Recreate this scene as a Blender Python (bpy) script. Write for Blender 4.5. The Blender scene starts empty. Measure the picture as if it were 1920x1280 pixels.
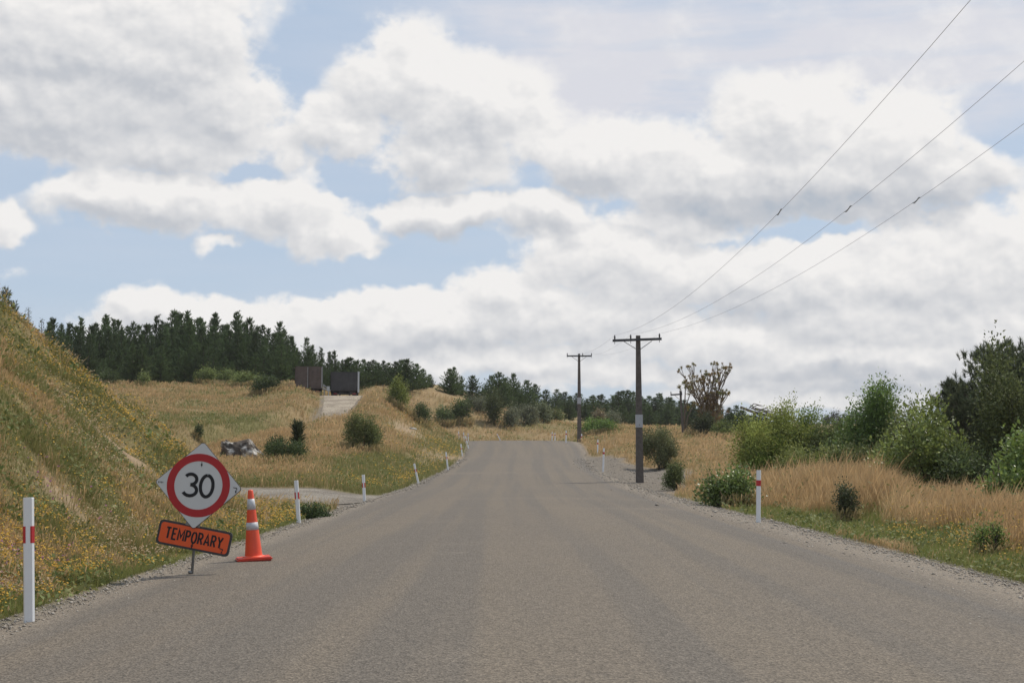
import bpy, math, random
import numpy as np
from mathutils import Vector, Matrix, Euler

rng = np.random.default_rng(7)
random.seed(7)
PI = math.pi
SC = bpy.context.scene
COL = SC.collection

# ------------------------------------------------------------------ camera
F = 2667.0                      # focal length in photo pixels (1920 wide)
CAMZ = 1.4
PITCH = math.atan(210.0 / F)
SP, CP = math.sin(PITCH), math.cos(PITCH)

def P(px, py, d):
    """world point seen at photo pixel (px,py) that stands d metres ahead"""
    a, b = (px - 960.0) / F, (640.0 - py) / F
    ry, rz = CP - b * SP, SP + b * CP
    s = d / ry
    return (a * s, d, CAMZ + rz * s)

def zpix(py, d):
    return P(960, py, d)[2]

def xpix(px, d, py=840):
    return P(px, py, d)[0]

# ------------------------------------------------------------------ noise
def _hash(ix, iy, seed):
    h = (ix.astype(np.int64) * 374761393 + iy.astype(np.int64) * 668265263 + seed * 1442695041) & 0x7fffffff
    h = ((h ^ (h >> 13)) * 1274126177) & 0x7fffffff
    return ((h ^ (h >> 16)) & 0xffff) / 65535.0

def vnoise(x, y, seed=0):
    x = np.asarray(x, float); y = np.asarray(y, float)
    ix, iy = np.floor(x), np.floor(y)
    fx, fy = x - ix, y - iy
    fx = fx * fx * (3 - 2 * fx); fy = fy * fy * (3 - 2 * fy)
    ix = ix.astype(np.int64); iy = iy.astype(np.int64)
    a = _hash(ix, iy, seed); b = _hash(ix + 1, iy, seed)
    c = _hash(ix, iy + 1, seed); d = _hash(ix + 1, iy + 1, seed)
    return (a * (1 - fx) + b * fx) * (1 - fy) + (c * (1 - fx) + d * fx) * fy

def fbm(x, y, seed=0, oct=4):
    v, a, s = 0, 0.5, 1.0
    for o in range(oct):
        v = v + a * vnoise(np.asarray(x) * s, np.asarray(y) * s, seed + o * 17)
        a *= 0.5; s *= 2.03
    return v / (1 - 0.5 ** oct)

def sstep(a, b, x):
    t = np.clip((np.asarray(x, float) - a) / (b - a), 0, 1)
    return t * t * (3 - 2 * t)

# ------------------------------------------------------------------ terrain
ROAD_Y = np.array([-60, 0, 30, 45, 60, 76, 90, 99, 108, 116, 124, 135, 150, 170, 200.])
ROAD_Z = np.array([0, 0, 0, 0, .03, .52, .98, 1.35, 1.92, 2.38, 2.50, 2.35, 1.9, 1.2, 0.5])
ROAD_L = np.array([-4.1, -4.1, -4.25, -4.3, -4.1, -3.35, -3.1, -3.1, -3.2, -3.5, -4.2, -5.6, -8.5, -14, -26])
ROAD_R = np.array([5.5, 5.5, 5.4, 5.2, 5.1, 4.35, 4.6, 5.0, 5.25, 5.25, 4.7, 3.6, 1.0, -4, -15])
_yy = np.arange(-60, 201, 0.5)
def _smooth(v, k):
    ker = np.hanning(2 * k + 3)[1:-1]; ker /= ker.sum()
    return np.convolve(np.pad(v, k, mode='edge'), ker, mode='valid')
_rz = _smooth(np.interp(_yy, ROAD_Y, ROAD_Z), 12)
_rl = _smooth(np.interp(_yy, ROAD_Y, ROAD_L), 12)
_rr = _smooth(np.interp(_yy, ROAD_Y, ROAD_R), 12)
road_z = lambda y: np.interp(y, _yy, _rz)
road_l = lambda y: np.interp(y, _yy, _rl)
road_r = lambda y: np.interp(y, _yy, _rr)

# ground profile: for photo column px, (distance, photo row of the ground there)
TAB = {
 -500: [(30, 800), (60, 640), (90, 660), (150, 700), (220, 722)],
 0:   [(30, 930), (36, 760), (46, 640), (70, 690), (100, 720), (150, 722), (220, 722)],
 100: [(30, 960), (36, 860), (46, 780), (60, 740), (100, 730), (150, 722), (220, 722)],
 230: [(30, 985), (45, 935), (60, 880), (80, 830), (100, 785), (130, 742), (150, 721), (220, 724)],
 350: [(30, 985), (45, 930), (60, 890), (75, 852), (90, 818), (110, 780), (135, 740), (152, 721), (220, 724)],
 450: [(30, 985), (45, 928), (55, 905), (70, 862), (79, 834), (92, 812), (112, 775), (132, 740), (152, 721), (220, 724)],
 520: [(30, 985), (46, 926), (55, 903), (70, 865), (82, 828), (94, 800), (110, 768), (128, 732), (140, 722), (152, 722), (220, 724)],
 580: [(30, 985), (46, 925), (55, 900), (70, 862), (85, 820), (98, 788), (112, 755), (124, 730), (135, 724), (150, 722), (220, 724)],
 615: [(30, 985), (47, 925), (60, 890), (75, 850), (90, 806), (103, 780), (116, 753), (126, 741), (150, 741), (220, 738)],
 650: [(30, 985), (47, 927), (60, 892), (75, 852), (90, 808), (103, 778), (116, 753), (126, 740), (150, 740), (220, 736)],
 685: [(30, 980), (47, 930), (60, 896), (80, 842), (95, 795), (110, 752), (121, 722), (130, 718), (150, 722), (220, 722)],
 720: [(30, 980), (48, 930), (60, 900), (78, 855), (92, 810), (108, 765), (120, 738), (130, 730), (150, 728), (220, 722)],
 760: [(30, 975), (50, 928), (60, 905), (75, 875), (90, 832), (106, 795), (118, 768), (130, 752), (150, 738), (180, 722), (220, 722)],
 800: [(30, 975), (55, 918), (65, 902), (75, 885), (90, 852), (105, 822), (120, 790), (140, 762), (160, 738), (180, 720), (220, 720)],
 860: [(30, 975), (60, 910), (75, 888), (90, 868), (110, 832), (125, 803), (145, 772), (170, 745), (200, 728)],
 930: [(30, 975), (60, 910), (76, 886), (95, 855), (116, 826), (125, 822), (140, 806), (160, 785), (190, 755), (220, 740)],
 1000: [(30, 975), (60, 910), (76, 886), (95, 855), (116, 825), (125, 822), (140, 811), (160, 796), (190, 775), (230, 752)],
 1060: [(30, 975), (60, 910), (76, 884), (95, 855), (116, 828), (130, 817), (150, 806), (180, 796), (230, 776)],
 1110: [(30, 975), (60, 910), (76, 878), (95, 848), (116, 826), (130, 815), (150, 807), (180, 798), (230, 785)],
 1150: [(30, 978), (60, 914), (78, 873), (92, 848), (105, 828), (120, 814), (150, 807), (180, 800), (230, 788)],
 1200: [(30, 980), (55, 926), (65, 906), (78, 884), (92, 856), (106, 832), (120, 816), (150, 806), (200, 801), (260, 792)],
 1280: [(30, 985), (41, 948), (50, 928), (65, 898), (80, 866), (95, 836), (110, 819), (150, 808), (250, 800)],
 1350: [(30, 985), (39, 952), (50, 932), (65, 898), (80, 862), (98, 826), (112, 816), (150, 808), (250, 800)],
 1420: [(30, 978), (40, 950), (55, 915), (70, 885), (90, 845), (110, 825), (150, 812), (250, 801)],
 1500: [(30, 980), (40, 948), (55, 912), (70, 885), (90, 850), (110, 830), (150, 815), (250, 801)],
 1700: [(20, 1035), (30, 975), (40, 935), (55, 905), (70, 880), (100, 845), (150, 818), (250, 801)],
 1920: [(20, 1035), (30, 970), (40, 928), (55, 900), (70, 878), (100, 845), (150, 818), (250, 801)],
 2500: [(20, 1035), (30, 965), (40, 925), (55, 900), (70, 878), (100, 845), (150, 818), (250, 801)],
}
U0, U1, NU = -0.62, 0.62, 311
L0, L1, NL = math.log(6.0), math.log(3200.0), 320
_u = np.linspace(U0, U1, NU); _l = np.linspace(L0, L1, NL)
def _build_table():
    cols = []
    keys = sorted(TAB)
    for k in keys:
        pts = TAB[k]
        ds = [8, 20] if pts[0][0] > 20 else [8]
        zs = [-.12] * len(ds)
        for d, py in pts:
            ds.append(d); zs.append(zpix(py, d))
        zl = zs[-1]
        ds += [330, 500, 3200]; zs += [zl * .35 + .65 * 9.5, 10.8, 12.5]
        cols.append(np.interp(_l, np.log(ds), zs))
    cols = np.array(cols)
    ku = [(k - 960) / F for k in keys]
    T = np.empty((NU, NL))
    for j in range(NL):
        T[:, j] = np.interp(_u, ku, cols[:, j])
    def g(n): 
        k = np.hanning(2 * n + 3)[1:-1]; return k / k.sum()
    for ax, n in ((0, 3), (1, 3)):
        T = np.apply_along_axis(lambda v: np.convolve(np.pad(v, n, mode='edge'), g(n), mode='valid'), ax, T)
    return T
_T = _build_table()

def table_z(x, y):
    d = np.maximum(y, 8.0)
    u = np.clip(x / d, U0, U1 - 1e-6)
    a = (u - U0) / (U1 - U0) * (NU - 1)
    b = np.clip((np.log(d) - L0) / (L1 - L0) * (NL - 1), 0, NL - 1.001)
    i = np.clip(a.astype(int), 0, NU - 2); j = np.clip(b.astype(int), 0, NL - 2)
    fa, fb = a - i, b - j
    return (_T[i, j] * (1 - fa) + _T[i + 1, j] * fa) * (1 - fb) + (_T[i, j + 1] * (1 - fa) + _T[i + 1, j + 1] * fa) * fb

BS = [-9, 0, .5, .95, 2.03, 3.3, 4.75, 5.84, 8, 12, 20, 60]
BZ = [-9, -.02, .06, .27, .92, 2.2, 3.22, 4.12, 5.2, 5.6, 6, 6]
TRACK = np.array([(-3.0, 43.5), (-8.5, 45.5), (-14, 49), (-19, 57), (-21, 69), (-20.2, 82), (-17.3, 94), (-14.6, 104), (-14.2, 115), (-15.0, 126), (-15.6, 134), (-15.8, 146)])
TRACK_W = np.array([5.6, 3.9, 3.0, 2.4, 2.0, 1.7, 1.3, .95, 1.2, 1.75, 3.0, 3.4])
def _resample(pts, w, n):
    seg = np.r_[0, np.cumsum(np.hypot(*np.diff(pts, axis=0).T))]
    t = np.linspace(0, seg[-1], n)
    x = _smooth(np.interp(t, seg, pts[:, 0]), 6); y = _smooth(np.interp(t, seg, pts[:, 1]), 6)
    return np.c_[x, y], np.interp(t, seg, w)
TR, TRW = _resample(TRACK, TRACK_W, 160)

TZY = np.array([60, 70, 80, 90, 98, 104, 110, 116, 126, 136, 150.])
TZZ = np.array([zpix(r_, d_) for r_, d_ in zip((905, 895, 880, 866, 855, 838, 802, 766, 742, 741.5, 742), TZY)])

def track_dist(x, y):
    """distance outside the edge of the side track (negative on it) and index"""
    x = np.asarray(x, float).ravel(); y = np.asarray(y, float).ravel()
    out = np.full(x.shape, 99.0)
    m = (x < 3) & (x > -32) & (y > 30) & (y < 155)
    if m.any():
        idx = np.where(m)[0]
        for c in np.array_split(idx, max(1, len(idx) // 20000)):
            dd = np.hypot(x[c, None] - TR[None, :, 0], y[c, None] - TR[None, :, 1]) - TRW[None, :]
            out[c] = dd.min(1)
    return out

def ground(x, y, noise=True):
    x = np.asarray(x, float); y = np.asarray(y, float)
    shp = x.shape
    x = x.ravel(); y = y.ravel()
    z = table_z(x, y)
    # the cutting on the left
    s = road_l(y) - .25 - x
    b = np.interp(s, BS, BZ) - .35 * sstep(26.0, 27.0, y) * sstep(2.2, 3.5, s) * sstep(28.4, 27.4, y)
    fade = sstep(36.5, 30.2, y)
    bank = b * fade - 3 * (1 - fade)
    k = 0.25
    h = np.clip(.5 + .5 * (bank - z) / k, 0, 1)
    z = z * (1 - h) + bank * h + k * h * (1 - h)
    # hollow of the side track behind the grass rim
    td = track_dist(x, y)
    tw = sstep(2.6, .1, td) * sstep(62, 76, y) * sstep(165, 150, y)
    z = z * (1 - tw) + np.interp(y, TZY, TZZ) * tw
    if noise:
        n = (fbm(x * .35, y * .35, 3, 4) - .5)
        amp = np.clip(np.minimum(np.maximum(road_l(y) - x, x - road_r(y)), 3.0) / 3.0, 0, 1)
        lum = (fbm(x * .55, y * .45, 7, 3) - .5) * sstep(.4, 2.0, road_l(y) - x) * (y < 40)
        z = z + lum * .75
        z = z + n * amp * (.25 + .35 * sstep(40, 90, y)) * sstep(-.2, 2.0, td)
    # road bench
    dl = road_l(y) - x; dr = x - road_r(y)
    o = np.maximum(dl, dr)
    w = sstep(2.6 + 9 * sstep(120, 132, y), .2, o) * sstep(168, 142, y)
    z = z * (1 - w) + (road_z(y) - .05) * w
    return z.reshape(shp)

def solve_d(px, row, d0, lo=16, hi=330):
    """distance (closest to d0) at which the ground is seen at photo row `row` in column px"""
    d = np.exp(np.linspace(math.log(lo), math.log(hi), 900))
    a = np.array([P(px, row, q) for q in d])
    e = a[:, 2] - ground(a[:, 0], a[:, 1])
    c = np.where(e[:-1] * e[1:] <= 0)[0]
    if not len(c): return d0
    q = d[c[np.argmin(np.abs(np.log(d[c] / d0)))]]
    return float(q) if .6 < q / d0 < 1.65 else d0

def gz(x, y):
    return float(ground(np.array([x]), np.array([y]))[0])

# ------------------------------------------------------------------ mesh helpers
def new_mesh(name, v, f, col=None, smooth=False, uv=None):
    """v (N,3), f (M,k) int array with k = 3 or 4, or a list of such arrays; col (N,3) linear colour per vertex"""
    fs = f if isinstance(f, list) else [f]
    fs = [np.asarray(a, np.int32) for a in fs if len(a)]
    me = bpy.data.meshes.new(name)
    v = np.asarray(v, np.float32)
    me.vertices.add(len(v)); me.vertices.foreach_set('co', v.ravel())
    tot = np.concatenate([np.full(len(a), a.shape[1], np.int32) for a in fs])
    idx = np.concatenate([a.ravel() for a in fs])
    me.loops.add(len(idx)); me.loops.foreach_set('vertex_index', idx)
    me.polygons.add(len(tot))
    me.polygons.foreach_set('loop_start', np.r_[0, np.cumsum(tot)[:-1]].astype(np.int32))
    me.polygons.foreach_set('loop_total', tot)
    if smooth:
        me.polygons.foreach_set('use_smooth', np.ones(len(tot), bool))
    if col is not None:
        a = me.attributes.new('col', 'FLOAT_COLOR', 'POINT')
        c = np.ones((len(v), 4), np.float32); c[:, :3] = col
        a.data.foreach_set('color', c.ravel())
    if uv is not None:
        l = me.uv_layers.new(name='UVMap')
        l.data.foreach_set('uv', np.asarray(uv, np.float32)[idx].ravel())
    me.update(calc_edges=True); me.validate()
    return me

def link(name, me, mat, parent=None, loc=None):
    o = bpy.data.objects.new(name, me)
    COL.objects.link(o)
    for m in (mat if isinstance(mat, (list, tuple)) else [mat]):
        if m is not None: me.materials.append(m)
    if parent is not None: o.parent = parent
    if loc is not None: o.location = loc
    return o

def tag(o, label=None, cat=None, group=None, kind=None):
    if label: o['label'] = label
    if cat: o['category'] = cat
    if group: o['group'] = group
    if kind: o['kind'] = kind
    return o

def thing(name, label, cat, loc=(0, 0, 0), rot=(0, 0, 0), group=None):
    o = bpy.data.objects.new(name, None)
    COL.objects.link(o)
    o.location = loc; o.rotation_euler = rot
    o.empty_display_size = .2
    return tag(o, label, cat, group)

def dup(root, loc, rotz=0, scale=1.0, label=None, group=None):
    r = root.copy(); COL.objects.link(r)
    r.location = loc; r.rotation_euler = (0, 0, rotz)
    r.scale = (scale,) * 3 if not isinstance(scale, tuple) else scale
    if label: r['label'] = label
    if group: r['group'] = group
    for ch in list(root.children):
        c = ch.copy(); COL.objects.link(c); c.parent = r
        for g in list(ch.children):
            d = g.copy(); COL.objects.link(d); d.parent = c
    return r

class MB:
    """gathers simple solids into one mesh"""
    def __init__(s): s.v = []; s.f = []; s.n = 0
    def add(s, v, f):
        v = [tuple(p) for p in v]
        s.v += v; s.f += [tuple(i + s.n for i in q) for q in f]; s.n += len(v)
    def box(s, x0, x1, y0, y1, z0, z1, bev=0.0):
        if bev <= 0:
            v = [(x, y, z) for x in (x0, x1) for y in (y0, y1) for z in (z0, z1)]
            s.add(v, [(0, 1, 3, 2), (4, 6, 7, 5), (0, 4, 5, 1), (2, 3, 7, 6), (0, 2, 6, 4), (1, 5, 7, 3)])
        else:
            bm = bmesh_box(x0, x1, y0, y1, z0, z1, bev)
            s.add(*bm)
    def tube(s, pts, rad, n=8, cap=True):
        pts = [Vector(p) for p in pts]
        if not hasattr(rad, '__len__'): rad = [rad] * len(pts)
        v = []; f = []
        up0 = Vector((0.3, 0.9, 0.1))
        for i, p in enumerate(pts):
            t = (pts[min(i + 1, len(pts) - 1)] - pts[max(i - 1, 0)]).normalized()
            a = t.cross(up0 if abs(t.dot(up0)) < .95 else Vector((1, 0, 0))).normalized()
            b = t.cross(a)
            for k in range(n):
                q = 2 * PI * k / n
                v.append(p + (a * math.cos(q) + b * math.sin(q)) * rad[i])
        for i in range(len(pts) - 1):
            for k in range(n):
                a0 = i * n + k; a1 = i * n + (k + 1) % n
                f.append((a0, a1, a1 + n, a0 + n))
        if cap:
            f.append(tuple(range(n))[::-1]); f.append(tuple(range((len(pts) - 1) * n, len(pts) * n)))
        s.add(v, f)
    def lathe(s, prof, n=24, off=(0, 0, 0)):
        v = []; f = []
        for r, z in prof:
            for k in range(n):
                q = 2 * PI * k / n
                v.append((off[0] + r * math.cos(q), off[1] + r * math.sin(q), off[2] + z))
        for i in range(len(prof) - 1):
            for k in range(n):
                a0 = i * n + k; a1 = i * n + (k + 1) % n
                f.append((a0, a1, a1 + n, a0 + n))
        f.append(tuple(range(n))[::-1]); f.append(tuple(range((len(prof) - 1) * n, len(prof) * n)))
        s.add(v, f)
    def slab(s, outline, y0, y1):
        """outline in XZ, extruded from y0 (front) to y1 (back)"""
        n = len(outline)
        v = [(x, y0, z) for x, z in outline] + [(x, y1, z) for x, z in outline]
        f = [tuple(range(n)), tuple(range(n, 2 * n))[::-1]]
        f += [((k + 1) % n, k, n + k, n + (k + 1) % n) for k in range(n)]
        s.add(v, f)
    def mesh(s, name, smooth=False, xf=None):
        me = bpy.data.meshes.new(name)
        v = s.v if xf is None else [tuple(xf @ Vector(p)) for p in s.v]
        me.from_pydata(v, [], s.f)
        if smooth:
            for p in me.polygons: p.use_smooth = True
        me.update()
        return me
    def obj(s, name, mat, parent=None, smooth=False, xf=None):
        return link(name, s.mesh(name, smooth, xf), mat, parent)

def bmesh_box(x0, x1, y0, y1, z0, z1, bev):
    import bmesh
    bm = bmesh.new()
    bmesh.ops.create_cube(bm, size=1.0)
    for v in bm.verts:
        v.co = Vector((x0 + (v.co.x + .5) * (x1 - x0), y0 + (v.co.y + .5) * (y1 - y0), z0 + (v.co.z + .5) * (z1 - z0)))
    bmesh.ops.bevel(bm, geom=list(bm.edges), offset=bev, segments=2, affect='EDGES')
    bm.verts.index_update()
    r = ([tuple(v.co) for v in bm.verts], [tuple(v.index for v in f.verts) for f in bm.faces])
    bm.free()
    return r

# ------------------------------------------------------------------ materials
def mat(name):
    m = bpy.data.materials.new(name); m.use_nodes = True
    nt = m.node_tree
    return m, nt, nt.nodes['Principled BSDF'], nt.nodes['Material Output']

def N(nt, t, **kw):
    n = nt.nodes.new(t)
    for k, v in kw.items():
        if k == 'inp':
            for a, b in v.items(): n.inputs[a].default_value = b
        else: setattr(n, k, v)
    return n

def mix_rgb(nt, blend, fac, a, b):
    n = nt.nodes.new('ShaderNodeMix'); n.data_type = 'RGBA'; n.blend_type = blend
    n.clamp_factor = True
    for sock, val in ((n.inputs[0], fac), (n.inputs[6], a), (n.inputs[7], b)):
        if hasattr(val, 'is_output'): nt.links.new(val, sock)
        elif isinstance(val, (int, float)): sock.default_value = val
        else: sock.default_value = (*val, 1) if len(val) == 3 else val
    return n.outputs[2]

def math_n(nt, op, a, b=0.0, c=0.0, clamp=False):
    n = nt.nodes.new('ShaderNodeMath'); n.operation = op; n.use_clamp = clamp
    for i, val in enumerate((a, b, c)):
        if i >= len(n.inputs): break
        if hasattr(val, 'is_output'): nt.links.new(val, n.inputs[i])
        else: n.inputs[i].default_value = val
    return n.outputs[0]

def maprange(nt, x, a, b, c=0.0, d=1.0, smooth=True):
    n = nt.nodes.new('ShaderNodeMapRange')
    n.interpolation_type = 'SMOOTHSTEP' if smooth else 'LINEAR'
    nt.links.new(x, n.inputs[0])
    for i, v in enumerate((a, b, c, d)): n.inputs[i + 1].default_value = v
    return n.outputs[0]

def foliage_mat(name, rough=.75, spec=.25, transl=.3, var=.0):
    """colour attribute 'col' on leaves, needles and blades, some light passing through"""
    m, nt, bs, out = mat(name)
    at = N(nt, 'ShaderNodeAttribute', attribute_name='col')
    oi = N(nt, 'ShaderNodeObjectInfo')
    hsv = N(nt, 'ShaderNodeHueSaturation')
    nt.links.new(at.outputs['Color'], hsv.inputs['Color'])
    nt.links.new(maprange(nt, oi.outputs['Random'], 0, 1, 1 - var, 1 + var, False), hsv.inputs['Value'])
    nt.links.new(hsv.outputs[0], bs.inputs['Base Color'])
    bs.inputs['Roughness'].default_value = rough
    bs.inputs['Specular IOR Level'].default_value = spec
    tr = N(nt, 'ShaderNodeBsdfTranslucent')
    nt.links.new(hsv.outputs[0], tr.inputs['Color'])
    mx = N(nt, 'ShaderNodeMixShader', inp={0: transl})
    nt.links.new(bs.outputs[0], mx.inputs[1]); nt.links.new(tr.outputs[0], mx.inputs[2])
    nt.links.new(mx.outputs[0], out.inputs['Surface'])
    return m

def plain(name, col, rough=.6, spec=.4, metal=0.0, noise=.12, scale=8.0, bump=0.0, stain=None):
    m, nt, bs, out = mat(name)
    tc = N(nt, 'ShaderNodeTexCoord')
    no = N(nt, 'ShaderNodeTexNoise', inp={'Scale': scale, 'Detail': 6.0, 'Roughness': .65})
    nt.links.new(tc.outputs['Object'], no.inputs['Vector'])
    v = maprange(nt, no.outputs['Fac'], .3, .7, 1 - noise, 1 + noise * .6, False)
    hs = N(nt, 'ShaderNodeHueSaturation', inp={'Color': (*col, 1)})
    nt.links.new(v, hs.inputs['Value'])
    c = hs.outputs[0]
    if stain:
        n2 = N(nt, 'ShaderNodeTexNoise', inp={'Scale': scale * .6, 'Detail': 8.0, 'Roughness': .7})
        nt.links.new(tc.outputs['Object'], n2.inputs['Vector'])
        c = mix_rgb(nt, 'MIX', maprange(nt, n2.outputs['Fac'], stain[1], stain[1] + .15), c, stain[0])
    nt.links.new(c, bs.inputs['Base Color'])
    bs.inputs['Roughness'].default_value = rough
    bs.inputs['Specular IOR Level'].default_value = spec
    bs.inputs['Metallic'].default_value = metal
    if bump:
        bp = N(nt, 'ShaderNodeBump', inp={'Strength': bump, 'Distance': .02})
        nt.links.new(no.outputs['Fac'], bp.inputs['Height']); nt.links.new(bp.outputs[0], bs.inputs['Normal'])
    return m

M = {}
M['grass'] = foliage_mat('grass_blades', .8, .15, .35)
M['flower'] = foliage_mat('flower_petals', .7, .2, .25)
M['needle'] = foliage_mat('pine_needles', .7, .2, .2, .34)
M['leaf'] = foliage_mat('matt_leaves', .65, .25, .3, .06)
M['gloss'] = foliage_mat('glossy_leaves', .38, .5, .3, .05)
M['bark'] = plain('bark', (.11, .09, .075), .9, .1, 0, .35, 14, .5)
M['palebark'] = plain('pale_bark', (.17, .135, .105), .9, .1, 0, .35, 10, .5)
M['post'] = plain('white_plastic', (.80, .80, .80), .45, .4, 0, .03, 6, 0, ((.50, .46, .40), .60))
M['red'] = plain('red_reflector', (.50, .025, .03), .4, .5, 0, .08, 20)
M['signwhite'] = plain('white_sign_sheet', (.60, .597, .58), .4, .4, 0, .03, 5, 0, ((.60, .58, .54), .68))
M['signred'] = plain('red_sign_sheet', (.42, .018, .022), .4, .4, 0, .06, 5)
M['black'] = plain('black_ink', (.016, .016, .018), .5, .3, 0, .1, 10)
M['orangesign'] = plain('orange_sign_sheet', (.80, .105, .022), .4, .4, 0, .05, 6)
M['frame'] = plain('dark_sign_frame', (.05, .045, .045), .5, .4, 0, .15, 12)
M['steel'] = plain('galvanised_steel', (.24, .24, .235), .5, .5, .5, .2, 14)
M['cone'] = plain('orange_cone_plastic', (.82, .10, .042), .45, .4, 0, .06, 9, 0, ((.45, .07, .035), .64))
M['collar'] = plain('reflective_collar', (.56, .56, .57), .4, .5, 0, .2, 26, 0, ((.33, .27, .26), .58))
M['conebase'] = plain('cone_base_rubber', (.55, .055, .03), .6, .3, 0, .25, 12, 0, ((.10, .03, .025), .58))
M['timber'] = plain('weathered_pole', (.135, .115, .10), .9, .15, 0, .3, 7, .4)
M['arm'] = plain('crossarm_wood', (.085, .085, .09), .85, .2, 0, .25, 9, .3)
M['insul'] = plain('insulator_glaze', (.05, .045, .045), .35, .5)
M['plate'] = plain('sheet_metal_band', (.42, .42, .43), .45, .5, .3, .12, 8)
M['wire'] = plain('aluminium_wire', (.62, .62, .64), .5, .4, .4, .05, 3)
M['rust'] = plain('rusty_brown_steel', (.125, .095, .082), .75, .25, .1, .35, 2.2, 0, ((.14, .075, .05), .60))
M['slate'] = plain('dark_slate_canvas', (.062, .058, .058), .7, .25, 0, .25, 2)
M['tyre'] = plain('tyre_rubber', (.02, .02, .02), .85, .15)
M['chassis'] = plain('chassis_paint', (.035, .033, .033), .7, .3)
M['palemetal'] = plain('pale_metal', (.50, .50, .49), .5, .4, .3, .1, 6)
M['lamp'] = plain('red_lamp_lens', (.30, .02, .02), .3, .5)
M['rock'] = plain('lichened_rock', (.10, .082, .068), .9, .15, 0, .5, 2.2, .9, ((.60, .57, .52), .48))
M['dead'] = plain('bare_dead_wood', (.17, .145, .13), .9, .1, 0, .35, 4, .4)

def vadd(a, b): return tuple(i + j for i, j in zip(a, b))

def lerp_col(a, b, t):
    a = np.asarray(a); b = np.asarray(b)
    return a[None] * (1 - t[:, None]) + b[None] * t[:, None]

# ---- zones of the ground, in metres
def zone(px, d, rx, ry, x, y):
    cx = xpix(px, d)
    return np.exp(-(((x - cx) / rx) ** 2 + ((y - d) / ry) ** 2))

def greenness(x, y):
    n = fbm(x * .22, y * .22, 11, 4); n2 = fbm(x * 1.1, y * .7, 23, 3)
    g = .06 + .5 * sstep(.48, .72, n) + .35 * sstep(.55, .75, n2)
    dr = x - road_r(y); dl = road_l(y) - x
    dr = dr + np.where(dr > 0, 2.2 * (fbm(x * .7, y * .6, 57, 3) - .5), 0)
    g = g + 1.0 * sstep(2.3, .9, dr) * (dr > 0) * sstep(52, 38, y)          # green verge on the right
    g = g - .5 * sstep(1.9, 2.9, dr) * sstep(60, 40, y) * sstep(8.5, 5.5, dr)
    g = g + .8 * sstep(1.1, .1, dl) * (dl > -.5) * sstep(36, 30, y)
    g = g + .9 * zone(800, 84, 4.5, 20, x, y) + .9 * zone(770, 66, 3.5, 14, x, y) + .5 * zone(840, 108, 4, 12, x, y)
    g = g + .5 * zone(430, 100, 9, 9, x, y) + .35 * zone(330, 104, 9, 8, x, y)
    g = g + .6 * zone(520, 53, 6, 3.0, x, y)
    g = g + .6 * zone(930, 140, 8, 10, x, y) + .5 * zone(1010, 132, 8, 6, x, y)
    g = g + 1.0 * zone(1175, 76, 1.2, 4, x, y)
    bk = (dl > 0) * sstep(37, 33, y)
    g = g * (1 - bk) + bk * np.clip(.62 + 1.5 * (fbm(x * 1.7, y * 1.2, 51, 3) - .5) + .9 * (fbm(x * .4, y * .3, 53, 2) - .5) + .25 * sstep(26.8, 28, y) + .75 * sstep(1.0, .1, dl), 0, 1)
    g = g - .6 * zone(690, 92, 3.5, 16, x, y) - .6 * zone(620, 80, 6, 12, x, y) - .5 * zone(1330, 90, 4, 22, x, y)
    return np.clip(g, 0, 1)

def soilness(x, y):
    s = road_l(y) - .25 - x
    v = sstep(.85, .35, np.abs(y - 26.5 + .12 * (s - 4))) * sstep(2.0, 2.6, s) * sstep(12, 8, s)
    v = v + zone(215, 14.8, .35, .5, x, y) * 1.3 + zone(540, 23.5, .4, .7, x, y) + .9 * zone(300, 17, .35, .5, x, y) + .8 * zone(120, 20, .5, .8, x, y) * (vnoise(x * 3, y * 3, 2) > .4)
    v = v + .9 * zone(848, 92, 1.0, 7, x, y) + .9 * zone(760, 100, 1.2, 7, x, y) + .5 * zone(800, 88, .8, 8, x, y)
    return np.clip(v, 0, 1)

def gravelness(x, y):
    dr = x - road_r(y); dl = road_l(y) - x
    v = sstep(.5, .1, np.maximum(dr, dl))
    td = track_dist(x, y)
    v = np.maximum(v, sstep(.5, -.1, td))
    w = 2.6 * sstep(46, 62, y) * sstep(104, 84, y) + 1.8 * sstep(62, 68, y) * sstep(82, 76, y)
    v = np.maximum(v, sstep(w + .3, w - .6, dr + .7 * (vnoise(x * .9, y * .5, 5) - .5)) * (dr > 0) * (w > .1))
    return v * (y < 139)

TAN2 = np.array([.40, .28, .155]); OLV = np.array([.22, .20, .085])

# ------------------------------------------------------------------ ground sheet
def axis(parts):
    out = []
    for a, b, st in parts: out.append(np.arange(a, b, st))
    return np.concatenate(out)
xs = axis([(-1600, -400, 120), (-400, -120, 20), (-120, -40, 2.5), (-40, -14, .7), (-14, -3, .3), (-3, 5, .8), (5, 14, .3), (14, 40, .8), (40, 120, 3), (120, 400, 20), (400, 1601, 120)])
ys = axis([(-200, -20, 20), (-20, 6, 2), (6, 36, .35), (36, 140, .7), (140, 240, 2), (240, 600, 15), (600, 3200, 200)])
X, Y = np.meshgrid(xs, ys, indexing='ij')
Z = ground(X, Y)
Vg = np.stack([X, Y, Z], -1).reshape(-1, 3)
nx, ny = X.shape
I = (np.arange(nx - 1)[:, None] * ny + np.arange(ny - 1)[None, :]).ravel()
Fg = np.stack([I, I + ny, I + ny + 1, I + 1], 1)
xf_, yf_ = Vg[:, 0], Vg[:, 1]
gr = greenness(xf_, yf_)
colg = lerp_col(TAN2 * .8, OLV * .75, gr)
so = soilness(xf_, yf_); colg = colg * (1 - so[:, None]) + np.array([.34, .25, .165]) * so[:, None]
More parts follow.
